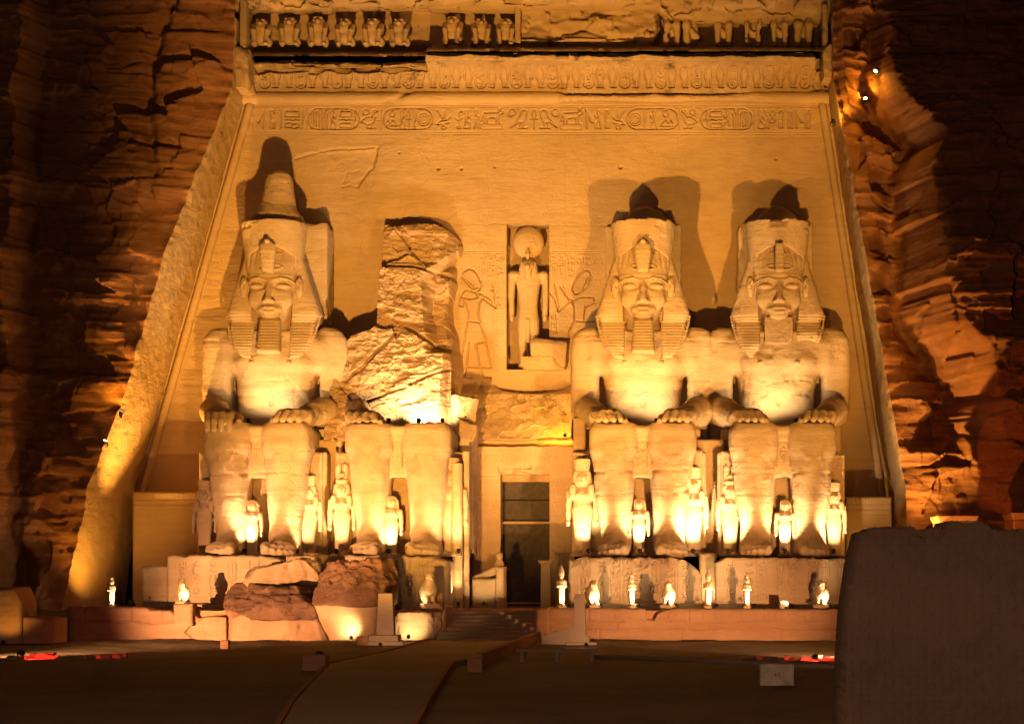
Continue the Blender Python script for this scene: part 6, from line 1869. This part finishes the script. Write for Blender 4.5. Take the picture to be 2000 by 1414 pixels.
lamp((PX(1536, -15.4), -15.5, PZ(1186, -15.4)), (PX(1531, -15), -15, 3), 25, HOT, 120, "tiny spot lamp beside the broken stump on the right terrace wall", G4, .4, 'white')
G5 = "amber lamps in the corners of the temple front"
lamp((-27.6, -10.2, TZ + .3), (-30.6, -7.5, 7.5), 750, (1, .47, .06), 120, "amber lamp at the foot of the left side wall", G5)
lamp((PX(896, -9.5), -9.6, TZ + .25), (PX(896, -8.2), -8.2, 5), 260, HOT, 80, "lamp at the foot of the columns left of the doorway", G5, .6)
lamp((PX(945, -9.4), -9.6, TZ + .25), (PX(945, -7), -7, 3.6), 130, HOT, 90, "lamp on the threshold in front of the altar block", G5, .6)
lamp((PX(909, -5), -5.2, PZ(822, -5) + .2), (PX(940, -1), -.5, PZ(770, 0)), 420, YEL, 130, "amber lamp on the shattered colossus's throne side", G5, .6)
lamp((PX(1104, -4), -4.2, PZ(858, -4) + .2), (PX(1080, -1), -1, PZ(800, 0)), 300, YEL, 130, "amber lamp on the rock shelf above the doorway's right side", G5, .6)
lamp((PX(606, -11.2), -11.4, TZ + .25), (PX(608, -9), -9, 4.0), 120, HOT, 110, "lamp in the gap between the two left pedestals", G5, .6)
lamp((PX(1383, -11.2), -11.4, TZ + .25), (PX(1383, -9), -9, 4.0), 160, HOT, 110, "lamp in the gap between the two right pedestals", G5, .6)
lamp((PX(690, -18), -18.6, GZ + .3), (PX(672, -16), -16.2, 1.2), 130, HOT, 100, "ground lamp under the crown fragment", G5, .6)
lamp((PX(800, -17), -17.4, GZ + .3), (PX(800, -15), -15, 1.0), 110, HOT, 110, "ground lamp behind the slim pillar left of the steps", G5, .6)
def cy1(x, z, side): return float(cliff_y(x, z, side)[0])
lamp((-12.4, -24.6, GZ + .22), (-12.7, -20.5, 1.2), 170, (1, .52, .24), 70, "ground lamp in front of the slim pillar left of the steps", G5, .5)
lamp((-3.1, -24.8, GZ + .22), (-3.7, -20.5, 1.0), 170, (1, .52, .24), 70, "added ground lamp brightening the slim pillar right of the steps", G5, .5)  # added because the floods miss this pillar
G6 = "lamps on the cliff ledges"
lamp((PX(1722, -7), cy1(PX(1722, -7), 30.6, 'R') - .5, 30.9), (PX(1690, -6), -5.5, 29.5), 260, YEL, 150, "upper lamp on the cliff right of the cornice", G6, .8)
lamp((PX(1706, -7), cy1(PX(1706, -7), 29.6, 'R') - .45, 29.6), (PX(1690, -6), -5, 31), 160, YEL, 150, "second lamp on the cliff just below the upper one", G6, .8)
lamp((PX(1628, -5), cy1(PX(1632, -5), 28.0, 'R') - .4, 28.0), (PX(1640, -4), -4, 29), 120, YEL, 150, "lamp on the right side wall's top corner", G6, .8)
lamp((PX(226, -9), cy1(PX(226, -9), 11.6, 'L') - .5, 11.5), (PX(245, -8), -8, 13.2), 130, YEL, 150, "upper small lamp on the cliff left of the side wall", G6, .8)
lamp((PX(196, -9.5), cy1(PX(196, -9), 10.0, 'L') - .5, 9.9), (PX(214, -9), -9, 10.8), 90, YEL, 150, "lower small lamp on the cliff left of the side wall", G6, .8)
G7 = "red lamps at the forecourt edges"
lamp((PX(40, -35), -35, GZ + .3), (PX(200, -31), -31, GZ), 500, RED, 100, "red lamp on the ground at the left edge of the forecourt", G7, .8, 'red')
lamp((PX(1590, -36), -36.5, GZ + .2), (PX(1590, -26), -18, -.3), 200, RED, 140, "red lamp on the ground left of the foreground wall", G7, .8, 'red')
G8 = "flood lamps aimed at the right cliff"
lamp((12.6, -11.6, TZ + .25), (16.2, -9, 14), 5500, KEY, 66, "flood lamp on the terrace aimed at the buttress right of the temple", G8, 1.2, blend=.7)
lamp((13.6, -13.0, TZ + .25), (15.5, -8, 5), 900, KEY, 120, "second lamp at the foot of the right cliff", G8, 1.0, blend=.7)
lamp((-31.8, -13.8, GZ + .25), (-34.0, -11, 13), 1800, KEY, 40, "added flood lamp on the ground brightening the buttress at the far left", G8, 1.0, blend=.7)  # lamp put in to give the far-left rock its lit side
lamp((PX(8, -22.5), -22.6, GZ + .2), (PX(12, -21), -21, 2), 60, KEY, 110, "small added lamp brightening the brick stub at the far left", G8, .7)  # lamp put in so the brick stub does not stay dark
lamp((PX(1900, -17), -17.0, GZ + .25), (PX(1950, -9), -9, 9.0), 800, (1, .22, .03), 110, "orange lamp on the ground in front of the chapels behind the foreground wall", G8, 1.0, blend=.7)
# unseen fill lamp added behind the viewer to lift the dark foreground
t = thing("fill_lamp_post", "added fill lamp on a post, unseen behind the viewpoint", "lamp", (-5.6, -99, GZ))
obj("post", *tube([(0, 0, 0), (0, 0, 6.2)], [.08, .05], 10), M_IRON, t)
obj("lamp_head", *join(tube([(0, 0, 6.2), (0, .1, 6.35), (0, .5, 6.4)], [.05, .06, .12], 10)), M_IRON, t)
pl = bpy.data.lights.new("lamp_light", 'SPOT'); pl.energy = 15000; pl.color = (1, .54, .33); pl.spot_size = math.radians(120); pl.shadow_soft_size = .3
plo = link(bpy.data.objects.new("lamp_light", pl)); plo.parent = t; plo.location = (0, .62, 6.4)
plo.rotation_euler = (Vector((7, 38, -7.0)) - Vector((0, .6, 0))).to_track_quat('-Z', 'Y').to_euler()
